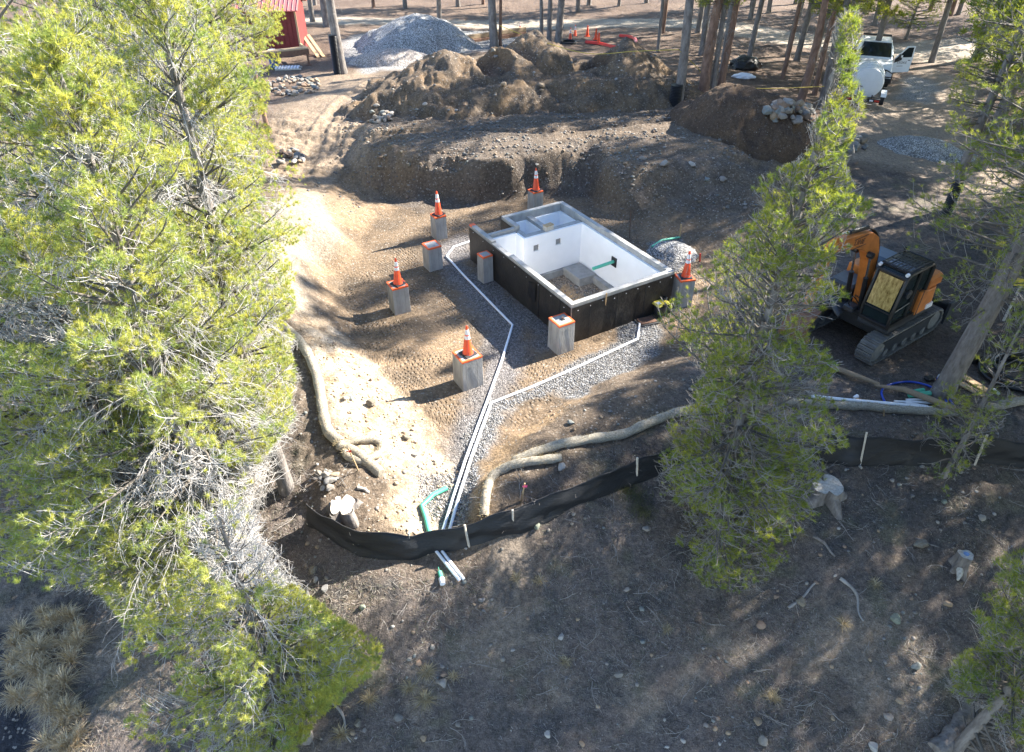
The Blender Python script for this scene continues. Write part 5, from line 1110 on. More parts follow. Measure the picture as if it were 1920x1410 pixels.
# ---------------------------------------------------------------- small stones: too many to count
OCT = np.array([(1,0,0),(-1,0,0),(0,1,0),(0,-1,0),(0,0,1),(0,0,-1),(.6,.6,.5),(-.6,.6,.5),(.6,-.6,.5),(-.6,-.6,.5)]) 
ICO_V = None
def ico():
    import bmesh
    bm = bmesh.new(); bmesh.ops.create_icosphere(bm, subdivisions=1, radius=1); V = np.array([v.co[:] for v in bm.verts]); F_ = np.array([[v.index for v in f.verts] for f in bm.faces]); bm.free(); return V, F_
IV, IF = ico()
def surface_z(x, y): 
    # bilinear lookup in the terrain grid, then the heaps
    i = np.clip(np.searchsorted(xs, x) - 1, 0, len(xs) - 2); j = np.clip(np.searchsorted(ys, y) - 1, 0, len(ys) - 2)
    u = (x - xs[i]) / (xs[i+1] - xs[i]); v = (y - ys[j]) / (ys[j+1] - ys[j])
    return (GZ[j,i]*(1-u)+GZ[j,i+1]*u)*(1-v) + (GZ[j+1,i]*(1-u)+GZ[j+1,i+1]*u)*v
def stones(name, pts, sizes, mat_, label, seed=0, flat=.6):
    rg = np.random.RandomState(seed); n = len(pts); V = np.tile(IV, (n, 1, 1)); V = V * (1 + .35 * (rg.rand(n, len(IV), 1) - .5)) * sizes[:, None, None] * np.stack([rg.uniform(.7, 1.3, n), rg.uniform(.7, 1.3, n), rg.uniform(flat*.7, flat*1.3, n)], -1)[:, None, :]
    a = rg.uniform(0, 6.28, n); c, s = np.cos(a)[:, None], np.sin(a)[:, None]; X = V[..., 0] * c - V[..., 1] * s; Y = V[..., 0] * s + V[..., 1] * c; V[..., 0], V[..., 1] = X, Y
    V += pts[:, None, :]; F_ = (IF[None] + (np.arange(n) * len(IV))[:, None, None]).reshape(-1, 3)
    o = np_mesh(name, V.reshape(-1, 3), F_, mat_); return tag(o, label, 'stones', kind='stuff')
def scatter_px(n, seed, x0=-20, x1=1940, y0=0, y1=1430, dens=None):
    rg = np.random.RandomState(seed); px = rg.uniform(x0, x1, n); py = rg.uniform(y0, y1, n); return px, py
rg = np.random.RandomState(77)
def ground_pts(n, x0, x1, y0, y1, seed, fn=None, pw=1.0):
    rg = np.random.RandomState(seed); y = y0 + (y1 - y0) * rg.rand(n) ** pw; x = rg.uniform(x0, x1, n); 
    if fn is not None: k = rg.rand(n) < fn(x, y); x, y = x[k], y[k]
    return x, y
def onfootprint(x, y):
    du = (x - FO[0]) * FU[0] + (y - FO[1]) * FU[1]; dv = (x - FO[0]) * FV[0] + (y - FO[1]) * FV[1]; return (du > -.1) & (du < FW + .1) & (dv > -.1) & (dv < FL + .1)
M['bankpeb'] = rand_mat('bank stones', [tuple(.75 * q for q in c_) for c_ in ROCKC])
# cobbles on the banks
def bankf(x, y):
    h = surface_z(x, y); d = fbm(x, y, .7, 3, 51); return ((h > .25) & (x < 10) & (x > -8) & (y > 24.5)) * np.clip(.5 + d * 1.6, .05, 1)
x, y = ground_pts(26000, -8, 11, 24, 34, 1, bankf); s = .010 + .075 * rg.rand(len(x)) ** 8; stones('bank_stones', np.stack([x, y, surface_z(x, y) + s * .2], -1), s, M['bankpeb'], 'small stones littering the grey rear bank', 1)
f2 = lambda x, y: np.clip(.35 + fbm(x, y, .5, 3, 52) * 1.4, .04, 1) * ~onfootprint(x, y) * (sdist(FLOOR_POLY, x, y) < .1)
x, y = ground_pts(9000, -6, 12, 4.5, 14, 2, f2); s = .006 + .05 * rg.rand(len(x)) ** 8; stones('slope_stones', np.stack([x, y, surface_z(x, y) + s * .2], -1), s, M['pebbles'], 'small stones strewn over the slope and berm in front', 2)
x, y = ground_pts(7000, -6, 8, 11, 26, 3, lambda x, y: (sdist(FLOOR_POLY, x, y) > 0) * .35 * ~onfootprint(x, y)); s = .006 + .02 * rg.rand(len(x)) ** 6; stones('floor_stones', np.stack([x, y, surface_z(x, y) + s * .2], -1), s, M['pebbles'], 'tiny stones on the excavation floor', 3)
LB = [P(a, b, .4)[:2] for a, b in [(560,640),(620,620),(700,700),(790,800),(850,860),(870,930),(800,1000),(690,985),(740,900),(660,830),(620,740)]]
x, y = ground_pts(5000, -6, 0, 8, 16, 4, lambda x, y: (sdist(LB, x, y) > -.1) * 1.0); s = .008 + .045 * rg.rand(len(x)) ** 5; stones('bank_stones', np.stack([x, y, surface_z(x, y) + s * .2], -1), s, M['clod'], 'stones and clods on the sunlit lower left bank', 4)
x, y = ground_pts(5000, FO[0]-4, FO[0]+5, FO[1], FO[1]+9, 5, lambda x, y: inside_f(x, y)) if False else (None, None)
ii = np.argwhere(inside); k = ii[np.random.RandomState(3).choice(len(ii), 900)]; X_ = GX[k[:,0],k[:,1]] + rg.uniform(-.03,.03,900); Y_ = GY[k[:,0],k[:,1]] + rg.uniform(-.03,.03,900)
s = .01 + .045 * rg.rand(900) ** 3; stones('interior_stones', np.stack([X_, Y_, surface_z(X_, Y_) + s*.3], -1), s, M['pebbles'], 'stones on the dirt floor inside the foundation', 5)
# crushed gravel on the pale beds
kk = np.argwhere((gl > .5)); kk = kk[np.random.RandomState(4).choice(len(kk), 9000)]; X_ = GX[kk[:,0],kk[:,1]] + rg.uniform(-.03,.03,9000); Y_ = GY[kk[:,0],kk[:,1]] + rg.uniform(-.03,.03,9000)
o_ = ~onfootprint(X_, Y_); X_, Y_ = X_[o_], Y_[o_]; s = .008 + .013 * rg.rand(len(X_)); stones('gravel_bed', np.stack([X_, Y_, surface_z(X_, Y_) + s*.4], -1), s, M['gravelstone'], 'crushed pale gravel laid along the short drain pipe', 6, .7)
# stones on the heaps
for hi, (HV, hx, hy, hr) in enumerate(HEAPS[:3]):
    r2 = np.random.RandomState(hi + 9); k = r2.choice(len(HV), 1600 if hi < 2 else 500); p = HV[k] + r2.uniform(-.03, .03, (len(k), 3)) * [1, 1, 0]; s = .012 + .09 * r2.rand(len(k)) ** 9 if hi < 2 else .01 + .03 * r2.rand(len(k)) ** 5
    stones('mound_stones', p, s, M['pebbles'], ['small stones stuck in the left dirt mound', 'small stones stuck in the right dirt mound', 'small stones in the topsoil mound'][hi], 20 + hi)
# ---------------------------------------------------------------- litter: twigs, straw and needles lying on the forest floor
def blades(name, x, y, L_, w_, el, m, label, cat='litter', seed=0, zoff=.006, curve=.35, par=None):
    rg = np.random.RandomState(seed); n = len(x); a = rg.uniform(0, 6.28, n); z = surface_z(x, y) + zoff; d = np.stack([np.cos(a) * np.cos(el), np.sin(a) * np.cos(el), np.sin(el)], -1); sd_ = np.stack([-np.sin(a), np.cos(a), np.zeros(n)], -1)
    b0 = np.stack([x, y, z], -1); c = sd_ * (rg.uniform(-curve, curve, n) * L_)[:, None]; mid = b0 + d * (L_ * .5)[:, None] + c * .5; end = b0 + d * L_[:, None]; 
    end[:, 2] = np.maximum(end[:, 2], surface_z(end[:, 0], end[:, 1]) + .004); mid[:, 2] = np.maximum(mid[:, 2], surface_z(mid[:, 0], mid[:, 1]) + .006)
    up = np.array([0, 0, 1.0]); W2 = sd_ * (w_ / 2)[:, None]
    V = np.stack([b0 - W2, b0 + W2, mid + W2 * .8, mid - W2 * .8, end], 1).reshape(-1, 3); k = np.arange(n)[:, None] * 5
    F_ = np.concatenate([k + [[0, 1, 2]], k + [[0, 2, 3]], k + [[3, 2, 4]]], 0)
    # keep islands contiguous
    o = np_mesh(name, V, F_, m, par)
    if label: tag(o, label, cat, kind='stuff')
    return o
def litf(x, y): return np.clip(.45 + fbm(x, y, .9, 3, 61) * 1.8, .08, 1) * (sdist(FLOOR_POLY, x, y) < -.3)
def duffz(x, y):
    i = np.clip(np.searchsorted(xs, x), 0, len(xs) - 1); j = np.clip(np.searchsorted(ys, y), 0, len(ys) - 1); return litf(x, y) * (LIT[j, i] > .5)
x, y = ground_pts(190000, -9, 13, 4, 15, 11, duffz); n = len(x); rr = np.random.RandomState(1); blades('ground_litter', x, y, rr.uniform(.03, .13, n), rr.uniform(.003, .008, n), rr.uniform(-.05, .3, n), M['litter'], 'dry needles, bark bits and grass blades on the dark slope', seed=1)
x, y = ground_pts(2000, -9, 13, 4, 13, 12, duffz); n = len(x); rr = np.random.RandomState(2); blades('fallen_twigs', x, y, rr.uniform(.12, .4, n), rr.uniform(.003, .009, n), rr.uniform(-.02, .12, n), M['twig'], 'thin pale dead twigs strewn over the dark slope', seed=2, curve=.5, zoff=.015)
x, y = ground_pts(30000, -25, 30, 28, 60, 13, duffz); n = len(x); rr = np.random.RandomState(3); blades('ground_litter', x, y, rr.uniform(.08, .3, n), rr.uniform(.008, .02, n), rr.uniform(-.05, .3, n), M['litter'], 'needle litter and sticks on the forest floor behind the dig', seed=3)
# branching dead sprigs
def sprig_field(n, seed, x0, x1, y0, y1, label):
    r_ = random.Random(seed); SB = []
    for _ in range(n):
        x_, y_ = r_.uniform(x0, x1), r_.uniform(y0, y1); a0 = r_.uniform(0, 6.28); L_ = r_.uniform(.25, .6); z_ = float(surface_z(np.array([x_]), np.array([y_]))[0]); p = Vector((x_, y_, z_ + .02)); d = Vector((math.cos(a0), math.sin(a0), .12))
        mb = [p]; 
        for k in range(4): d = (d + Vector((r_.uniform(-.4,.4), r_.uniform(-.4,.4), r_.uniform(-.1,.12)))).normalized(); mb.append(mb[-1] + d * L_ / 4)
        SB.append((mb, .006))
        for k in range(1, 4):
            d2 = (d + Vector((r_.uniform(-1,1), r_.uniform(-1,1), r_.uniform(0,.3)))).normalized(); SB.append(([mb[k], mb[k] + d2 * L_ * .3, mb[k] + (d2 + d) * L_ * .28], .004))
    B_ = MB()
    for pts_, r0_ in SB: B_.tube(pts_, [r0_ * (1 - .6 * i / (len(pts_) - 1)) for i in range(len(pts_))], 4, caps=False)
    tag(B_.build('dead_sprigs', M['twig']), label, 'twigs', kind='stuff')
sprig_field(260, 3, -5, 12, 5, 11.5, 'branched grey dead sprigs scattered on the dark slope')
# ---------------------------------------------------------------- dry grass tufts
def tuft(px, py, r_, n, label, group='dry grass tufts', h=.9, m=None):
    p = SP(px, py); rg = np.random.RandomState(int(px)); a = rg.uniform(0, 6.28, n); L_ = r_ * rg.uniform(.6, 1.15, n); el = rg.uniform(.25, 1.2, n) * h; d = np.stack([np.cos(a)*np.cos(el), np.sin(a)*np.cos(el), np.sin(el)], -1)
    b0 = rg.normal(0, .03, (n, 3)) * [1, 1, 0]; sd_ = np.stack([-np.sin(a), np.cos(a), 0*a], -1) * .0035; mid = b0 + d * (L_ * .55)[:, None]; end = mid + (d + [0, 0, -.7]) * (L_ * .5)[:, None]
    V = np.stack([b0 - sd_, b0 + sd_, mid + sd_, mid - sd_, end], 1).reshape(-1, 3); k = np.arange(n)[:, None] * 5; F_ = np.concatenate([k + [[0,1,2]], k + [[0,2,3]], k + [[3,2,4]]], 0)
    o = np_mesh('grass_tuft', V, F_, m or M['grass']); o.location = tuple(p); return tag(o, label, 'grass tuft', group)
for px, py, r_, n, lb in [(800,1262,.26,170,'sunlit golden grass tuft beside the pale block stone'), (768,1290,.24,140,'golden grass tuft left of the uppermost one'), (693,1312,.24,130,'golden grass tuft right of the left pine foliage'), (640,1378,.26,130,'pale grass tuft by the dead branch at the bottom'), (798,1312,.30,200,'grey dry grass tuft in shade below the two golden ones'),
   (1010,1090,.22,90,'grey grass tuft on the left middle slope'), (1250,1180,.16,80,'small straw coloured tuft on the middle slope'), (1060,1240,.2,80,'faint dry tuft on a sunlit spot of the middle slope'), (968,1085,.2,90,'pale dead grass tuft right of the white pipe ends'), (1500,1000,.2,80,'straw tuft right of the low pine branches'), (1640,1095,.2,90,'pale straw tuft on the right slope'), (1580,1170,.22,90,'curled dry tuft on the right slope'), (1450,1310,.22,110,'grey tuft on the lower right slope'), (850,1270,.2,70,'thin green grey tuft right of the stones')]:
    tuft(px, py, r_, n, lb)
rr = np.random.RandomState(8)
for i in range(44):
    px, py = rr.uniform(20, 150), rr.uniform(1150, 1410); tuft(px, py, rr.uniform(.3, .55), 170, 'feathery golden grass clump beside the dark road corner', 'grass clumps by the dark road', 1.2, M['grass_gold_sunlit'])
# green low shrubs / juniper patch by the fence
M['shrub'] = needle_mat('low shrub green', (.10, .11, .05), .3)
x, y = [], []
rr = np.random.RandomState(9)
for (px, py, s_) in [(1190,930,.35),(1205,960,.3),(1170,915,.25)]:
    p = SP(px, py); x += list(p[0] + rr.normal(0, s_ * .5, 500)); y += list(p[1] + rr.normal(0, s_ * .4, 500))
x, y = np.array(x), np.array(y); blades('low_shrub', x, y, rr.uniform(.05, .14, len(x)), rr.uniform(.004, .008, len(x)), rr.uniform(.3, 1.4, len(x)), M['shrub'], 'low dark green brush growing under the curved silt fence', 'brush', seed=5)
SHADE_PINES = [(14.2,6.5,0,.9),(14.0,9.6,1,.8),(18,7.6,1,1),(17.6,14.2,0,.85),(20.5,11.5,2,1),(13.0,2.6,2,.9),(17.0,3.6,0,1),(23.5,9,1,1.1),(11.5,-.5,1,.9),(16,0,1,1),(22,17.5,0,1),(26,20.5,1,1.1),
 (20.8,30.5,0,1.1),(23,34,1,1.1),(27,35.6,2,1.15),(31,37.5,0,1.2),(26.5,39.0,0,1.1),(32,41,1,1.2),(31,45,1,1.1),(36,41,2,1.2),(38,45,0,1.2),(34,49,1,1.1),(29,52,0,1),(40,52,1,1.1),(24,57,1,1),(14,58,2,1),(4,63,0,1),(-6,65,1,1),(-16,62,2,1),(44,47,1,1.2),
 (-10,73,0,1),(-2,75,1,1),(6,72,0,1),(13,76,1,1),(20,72,1,1),(27,75,1,1),(34,72,1,1),(40,70,1,1),(46,66,1,1),(50,60,1,1),(52,72,1,1),(30,64,1,1),(20,65,1,1),(38,60,1,1),(46,56,1,1),(17.2,19.6,0,.62),(16.4,17.8,0,.5),(18.6,21.6,0,.6),(17.5,43.5,0,1),(22.5,47,0,1),(19,50,0,1),(12.5,50,0,1),(24,25,0,.75),(22,22.6,0,.68),(27.5,28,0,.85),(31.5,30.5,0,1.0),(35,33.5,0,1.05),(21.0,24.6,0,.6)]  # pines added for shade; their heights and gaps shape the lit patch
# ================================================================= trees
def tubes_np(segs, k=4):
    """segs: array n x 8 (p0, p1, r0, r1) -> open prisms"""
    S = np.asarray(segs, float); p0, p1, r0, r1 = S[:, :3], S[:, 3:6], S[:, 6], S[:, 7]; d = p1 - p0; L_ = np.linalg.norm(d, axis=1, keepdims=True) + 1e-9; d = d / L_
    ref = np.where(np.abs(d[:, 2:3]) > .9, [[1., 0, 0]], [[0, 0, 1.]]); a = np.cross(d, ref); a /= np.linalg.norm(a, axis=1, keepdims=True) + 1e-9; b = np.cross(d, a); V = []
    for (p, r) in ((p0, r0), (p1, r1)):
        for i in range(k): t = 2 * math.pi * i / k; V.append(p + (a * math.cos(t) + b * math.sin(t)) * r[:, None])
    V = np.stack(V, 1).reshape(-1, 3); base = np.arange(len(S))[:, None] * 2 * k; F_ = np.stack([np.concatenate([base + i, base + (i + 1) % k, base + k + (i + 1) % k, base + k + i], 1) for i in range(k)], 1).reshape(-1, 4)
    return V, F_
def needles_np(cen, dr, K, L_, w_, rg, spread=1.75):
    n = len(cen); d = np.repeat(dr, K, 0); c = np.repeat(cen, K, 0); r = rg.normal(0, 1, (n * K, 3)); r -= (r * d).sum(1, keepdims=True) * d; r /= np.linalg.norm(r, axis=1, keepdims=True) + 1e-9
    th = rg.uniform(.15, spread, (n * K, 1)); nd = d * np.cos(th) + r * np.sin(th); nd[:, 2] += .12; base = c - d * rg.uniform(0, .8, (n * K, 1)) * L_ * .8
    ln = L_ * rg.uniform(.8, 1.1, (n * K, 1)) * np.repeat(rg.uniform(.6, 1.3, (n, 1)), K, 0); sd_ = np.cross(nd, rg.normal(0, 1, (n * K, 3))); sd_ /= np.linalg.norm(sd_, axis=1, keepdims=True) + 1e-9
    V = np.stack([base - sd_ * w_ * .5 + nd * ln * .1, base + sd_ * w_ * .5 + nd * ln * .1, base + nd * ln], 1).reshape(-1, 3); return V, np.arange(n * K * 3).reshape(-1, 3)
def make_pine(label, H_, rt, z0, prof, nbr, seed, K=26, nl=.075, nw=.006, shoots=9, mN='needle', keep=None, origin=(0, 0, 0), dead=0, group=None, name='pine_tree', lean=(0, 0), deadz=None, deadlen=1.0, tufts_per=3, bark='bark', up=.25, loc=True, bareinner=.35, deadcurl=1.0, kill=1.0, tw='twig', bare=None, gap=-.5):
    rg = np.random.RandomState(seed); O = np.array(origin, float); wood = []; twg = []; tc = []; td = []
    def trunk_at(z): t = z / H_; return np.array([lean[0] * t + .06 * math.sin(z * .7 + seed), lean[1] * t + .06 * math.cos(z * .55 + seed), z])
    def tr(z): return rt * max(.05, (1 - z / H_)) ** .85 + .012
    whorl = z0; zsl = []
    zsl = np.sort(z0 + (H_ - z0) * (rg.rand(nbr) ** 1.2)); zsl = np.round(zsl / .28) * .28 + rg.normal(0, .03, nbr)
    for z in zsl:
        if z >= H_ - .05: continue
        t = (z - z0) / (H_ - z0); a = rg.uniform(0, 2 * math.pi); L_ = prof(t) * rg.uniform(.55, 1.2); 
        if L_ < .12: continue
        p = trunk_at(z); el = up + .75 * t - .25 * (1 - t) + rg.normal(0, .12); d = np.array([math.cos(a) * math.cos(el), math.sin(a) * math.cos(el), math.sin(el)]); m = 7; pts = [p]; dd = d.copy()
        for i in range(m): dd = dd + np.array([rg.normal(0, .10), rg.normal(0, .10), -.02 + .10 * (i / m)]); dd /= np.linalg.norm(dd); pts.append(pts[-1] + dd * L_ / m)
        rb = min(tr(z) * .42, .012 + L_ * .011)
        if keep is not None and not keep(O + pts[-1])[0]:
            ok = [i for i in range(1, m + 1) if keep(O + pts[i])[0]]
            if not ok: continue
            pts = pts[:max(ok) + 1]
            if len(pts) < 4: continue
        q = len(pts) - 1
        for i in range(q): wood.append(np.r_[pts[i], pts[i+1], rb * (1 - .8 * i / q), rb * (1 - .8 * (i + 1) / q)])
        ns = max(3, int(shoots * L_ / 1.6)); Lb = L_ * q / m
        for s_ in range(ns + 1):
            u = bareinner + (1 - bareinner) * (s_ + rg.rand() * .8) / ns if s_ < ns else 1.0
            u = min(u, 1.0); f = u * q; i = min(int(f), q - 1); b = pts[i] + (pts[i+1] - pts[i]) * (f - i); ax = pts[i+1] - pts[i]; ax = ax / (np.linalg.norm(ax) + 1e-9)
            if s_ == ns: sd_ = ax; sl = .12
            else:
                r = rg.normal(0, 1, 3) * [1, 1, .55]; r -= r.dot(ax) * ax; r /= np.linalg.norm(r) + 1e-9; sd_ = ax * .75 + r * .8 + [0, 0, .18]; sd_ /= np.linalg.norm(sd_); sl = min(.9, (.18 + .34 * Lb * (1 - u * .65)) * rg.uniform(.5, 1.15))
            # shoot with a bend, tufts strung along its outer end and on side shoots
            e1 = b + sd_ * sl * .5; up2 = sd_ + np.array([0, 0, .35]); up2 /= np.linalg.norm(up2); e2 = e1 + up2 * sl * .5
            twg.append(np.r_[b, e1, .006, .005]); twg.append(np.r_[e1, e2, .005, .0035])
            tc.append(e2); td.append(up2)
            
            for k in range(tufts_per):
                w0 = b + (e1 - b) * rg.uniform(.4, 1) if rg.rand() < .5 else e1 + (e2 - e1) * rg.uniform(0, .8); r = rg.normal(0, 1, 3) * [1, 1, .6]; r = r / np.linalg.norm(r); dk = up2 * .6 + r * .75 + [0, 0, .2]; dk /= np.linalg.norm(dk); lk = rg.uniform(.06, .22) * (.6 + .5 * min(sl / .5, 1)); e3 = w0 + dk * lk
                twg.append(np.r_[w0, e3, .004, .003]); tc.append(e3); td.append(dk)
    # dead lower branches: long arching grey twigs
    dz = deadz or (max(.4, z0 - 2.5), z0 + (H_ - z0) * .6)
    for _ in range(dead):
        z = rg.uniform(*dz); a = rg.uniform(0, 2 * math.pi); p = trunk_at(z); t = max(0, (z - z0) / (H_ - z0)); L_ = max(.5, prof(min(t, .9)) * deadlen) * rg.uniform(.5, 1.0); el = rg.uniform(-.1, .4); dd = np.array([math.cos(a) * math.cos(el), math.sin(a) * math.cos(el), math.sin(el)]); pts = [p]
        for i in range(7): dd = dd + np.array([rg.normal(0, .16), rg.normal(0, .16), -.11 + rg.normal(0, .06)]); dd /= np.linalg.norm(dd); pts.append(pts[-1] + dd * L_ / 7)
        if keep is not None:
            while len(pts) > 2 and not keep(O + pts[-1])[0]: pts.pop()
            if len(pts) < 4: continue
        q = len(pts) - 1
        for i in range(q): twg.append(np.r_[pts[i], pts[i+1], .009 * (1 - .75 * i / q), .009 * (1 - .75 * (i + 1) / q)])
        for k in range(int(9 * L_) + 3):
            f = rg.uniform(.3, .99) * q; i = int(f); b = pts[i] + (pts[i+1] - pts[i]) * (f - i); ax = (pts[i+1] - pts[i]); ax /= np.linalg.norm(ax) + 1e-9; r = rg.normal(0, 1, 3); dk = ax * .8 + r / np.linalg.norm(r) * .75; dk /= np.linalg.norm(dk); l2 = rg.uniform(.12, .5) * deadcurl; c = b; rr_ = .0038
            for j in range(4): 
                dk = dk + np.array([rg.normal(0, .22), rg.normal(0, .22), -.22 + rg.normal(0, .15)]); dk /= np.linalg.norm(dk); c2 = c + dk * l2 / 4; twg.append(np.r_[c, c2, rr_, rr_ * .8]); rr_ *= .8; c = c2
    tc = np.array(tc); td = np.array(td)
    if gap is not None and len(tc): g_ = vnoise(tc[:, 0] * 2.1 + seed, tc[:, 1] * 2.1, tc[:, 2] * 2.6) + .35 * vnoise(tc[:, 0] * 5 + seed, tc[:, 1] * 5, tc[:, 2] * 5); k_ = g_ > gap; tc, td = tc[k_], td[k_]
    if bare is not None and len(tc): k_ = ~(bare(O + tc) & (rg.rand(len(tc)) < .93)); tc, td = tc[k_], td[k_]
    if keep is not None and len(tc): k_ = keep(O + tc); tc, td = tc[k_], td[k_]
    if kill < 1: k_ = rg.rand(len(tc)) < kill; tc, td = tc[k_], td[k_]
    if keep is not None:
        for lst in (wood, twg):
            if len(lst): 
                A_ = np.array(lst); k_ = keep(O + A_[:, 3:6], 14) | (A_[:, 6] > .02); lst[:] = list(A_[k_])
    t = thing(name, label, 'pine tree', origin, 0, group)
    tb = MB(); zz_ = np.linspace(-.4, H_ - .05, 22); tb.tube([trunk_at(z) for z in zz_], [tr(max(z, 0)) * (1.25 if z < .1 else 1) for z in zz_], 12); tb.build('trunk', M[bark], t, smooth=True)
    V, F_ = tubes_np(wood, 4); np_mesh('branches', V, F_, M['limb'], t, smooth=True)
    if len(tc): V, F_ = needles_np(tc, td, K, nl, nw, rg); np_mesh('needle_crown', V, F_, M[mN], t)
    if len(twg): V, F_ = tubes_np(twg, 3); np_mesh('twigs', V, F_, M[tw], t, smooth=True)
    STAT.append((label[:40], len(tc), len(twg), len(wood))); return t
STAT = []
def base_top(px, py, zg=None):
    p = SP(px, py); return p
def spline_keep(xl, yl, side, margin=0.0, lo=-400, hi=2000):
    """keep foliage on one side of an outline that bounds where the tree's crown ends"""
    yl = np.array(yl, float); xl = np.array(xl, float)
    def f(p, slack=0): px, py, dep = proj(p); lim = np.interp(py, yl, xl) + 14 * vnoise(py / 35., px * 0 + 3.1); return (px < lim + slack) if side < 0 else (px > lim - slack)
    return f
# ---- the big pines at the left, lit from behind
LY = [-200, 0, 100, 180, 230, 290, 330, 370, 420, 480, 540, 600, 700, 780, 840, 900, 1000, 1040, 1100, 1150, 1200, 1260, 1300, 1400, 1500]
LXg = [550, 540, 530, 500, 500, 545, 605, 618, 590, 550, 560, 552, 562, 560, 520, 480, 480, 500, 570, 620, 715, 720, 655, 560, 520]
LXd = [520, 512, 505, 478, 480, 500, 560, 560, 560, 545, 545, 550, 560, 575, 580, 575, 580, 585, 575, 600, 660, 660, 600, 540, 500]
def keepL(p, slack=0):
    px, py, dep = proj(p); lim = np.interp(py, LY, LXg) + 12 * vnoise(py / 30., py * 0 + 2.0) - 6
    low = np.interp(px, [-100, 0, 60, 130, 180, 260, 400, 560], [1080, 1090, 1100, 1180, 1330, 1400, 1500, 1500])
    hole = ((px - 130) / 95) ** 2 + ((py - 1190) / 90) ** 2 < 1
    hole2 = (np.abs(px - 300) < 60) & (np.abs(py - 1285) < 45)
    return (px < lim + slack) & (py < low + slack) & ~hole & ~(hole2 & (vnoise(px / 30., py / 30.) > 0))
def keepD(p, slack=0):
    px, py, dep = proj(p); lim = np.interp(py, LY, LXd) + 30 * vnoise(py / 22., px / 40.) - 18; low = np.interp(px, [-100, 0, 60, 130, 180, 260, 400, 560], [1060, 1070, 1080, 1150, 1300, 1380, 1450, 1450]); return (px < lim + slack) & (py < low)
def bareL(p):
    px, py, dep = proj(p); n = .35 * vnoise(px / 45., py / 45.); return (((px - 480) / 125) ** 2 + ((py - 985) / 120) ** 2 + n < 1) | (((px - 330) / 130) ** 2 + ((py - 890) / 60) ** 2 + n < .8) | (((px - 60) / 80) ** 2 + ((py - 600) / 60) ** 2 + n < .7) | (((px - 360) / 110) ** 2 + ((py - 365) / 35) ** 2 + n < .7)
def keepLD(p, slack=0): return keepL(p, slack) if slack == 0 else keepD(p, slack)
cone_prof = lambda a, b=1.0: (lambda t: a * (min(1, t * 5 + .45)) * (1 - t) ** .75 + b * .12)
LP_ = [ # x, y, H, rt, z0, radius, nbr, seed, dead
  (-5.15, 8.3, 10.4, .17, 1.2, 2.5, 135, 1, 80, 'big leaning pine nearest the camera at lower left with bare grey twigs below'),
  (-5.0, 10.8, 10.8, .16, 1.0, 2.3, 120, 2, 90, 'big pine above the long straw wattle with a fringe of silver twigs'),
  (-7.6, 11.2, 11.8, .18, 1.5, 2.6, 120, 3, 60, 'yellow green pine at the left edge, its forked trunk showing'),
  (-7.2, 14.6, 11.2, .16, 1.2, 2.4, 120, 4, 60, 'dense backlit pine bordering the pale left shoulder'),
  (-9.4, 18.2, 12.0, .17, 1.5, 2.6, 110, 5, 50, 'tall backlit pine left of the vehicle ramp'),
  (-11.6, 23.5, 13.0, .18, 2.0, 2.6, 90, 6, 50, 'tall backlit pine below the red shed'),
  (-13.6, 17.0, 13.0, .18, 2.0, 2.8, 80, 7, 30, 'backlit pine farther out at the upper left edge'),
  (-6.7, 8.6, 8.2, .13, .4, 2.1, 110, 9, 60, 'mid height pine at the left edge above the golden grass'),
  (-4.9, 8.9, 6.0, .10, .3, 1.8, 60, 10, 130, 'half dead pine whose bare silver twigs hang by the left end of the silt fence'),
  (-10.0, 26.0, 13.5, .17, 1.5, 2.9, 95, 12, 30, 'backlit pine whose crown covers the left half of the red shed'),
  (-8.6, 9.6, 9.5, .14, .8, 2.2, 90, 11, 50, 'pine at the far left edge behind the forked trunk'),
  (-3.75, 6.1, 5.9, .10, .3, 2.0, 95, 8, 60, 'shorter pine at the bottom left spreading over the dark slope')]
for (x_, y_, H_, rt, z0, rad, nb, sd_, dd_, lb) in LP_:
    make_pine(lb, H_, rt, z0, cone_prof(rad * 1.15), int(nb * 2.0), sd_, K=36, nl=.070, nw=.0065, shoots=13, mN='needle', keep=keepLD, origin=(x_, y_, drop(x_, y_)), dead=int(dd_ * 2.4), group=None, tufts_per=3, deadlen=1.2, deadz=(.3, H_ * .92), name='pine_tree', tw='twig_pale', bare=bareL)
# ---- tall slim pine right of centre
CY = [-50, 20, 60, 100, 150, 200, 260, 300, 340, 380, 430, 480, 520, 560, 600, 650, 700, 750, 800, 860, 900, 960, 1000, 1050, 1090, 1130]
CL = [1600, 1590, 1572, 1562, 1572, 1538, 1528, 1510, 1408, 1432, 1405, 1330, 1300, 1232, 1245, 1262, 1330, 1290, 1240, 1258, 1250, 1265, 1275, 1285, 1330, 1400]
CR_ = [1603, 1610, 1612, 1612, 1600, 1625, 1600, 1592, 1605, 1640, 1620, 1575, 1560, 1570, 1560, 1550, 1575, 1570, 1575, 1560, 1560, 1515, 1500, 1480, 1450, 1400]
def keepC(p, slack=0): 
    px, py, dep = proj(p); w_ = 24 * vnoise(py / 26., py * 0 + 1.0) + 10 * vnoise(py / 9., px / 30.); w_ = w_ * np.clip((py - 120) / 300, .15, 1); return (px > np.interp(py, CY, CL) + w_ - slack) & (px < np.interp(py, CY, CR_) + w_ + slack * .6) & (py < 1112) & (py > 12)
px_, py_ = 4.21, 9.75
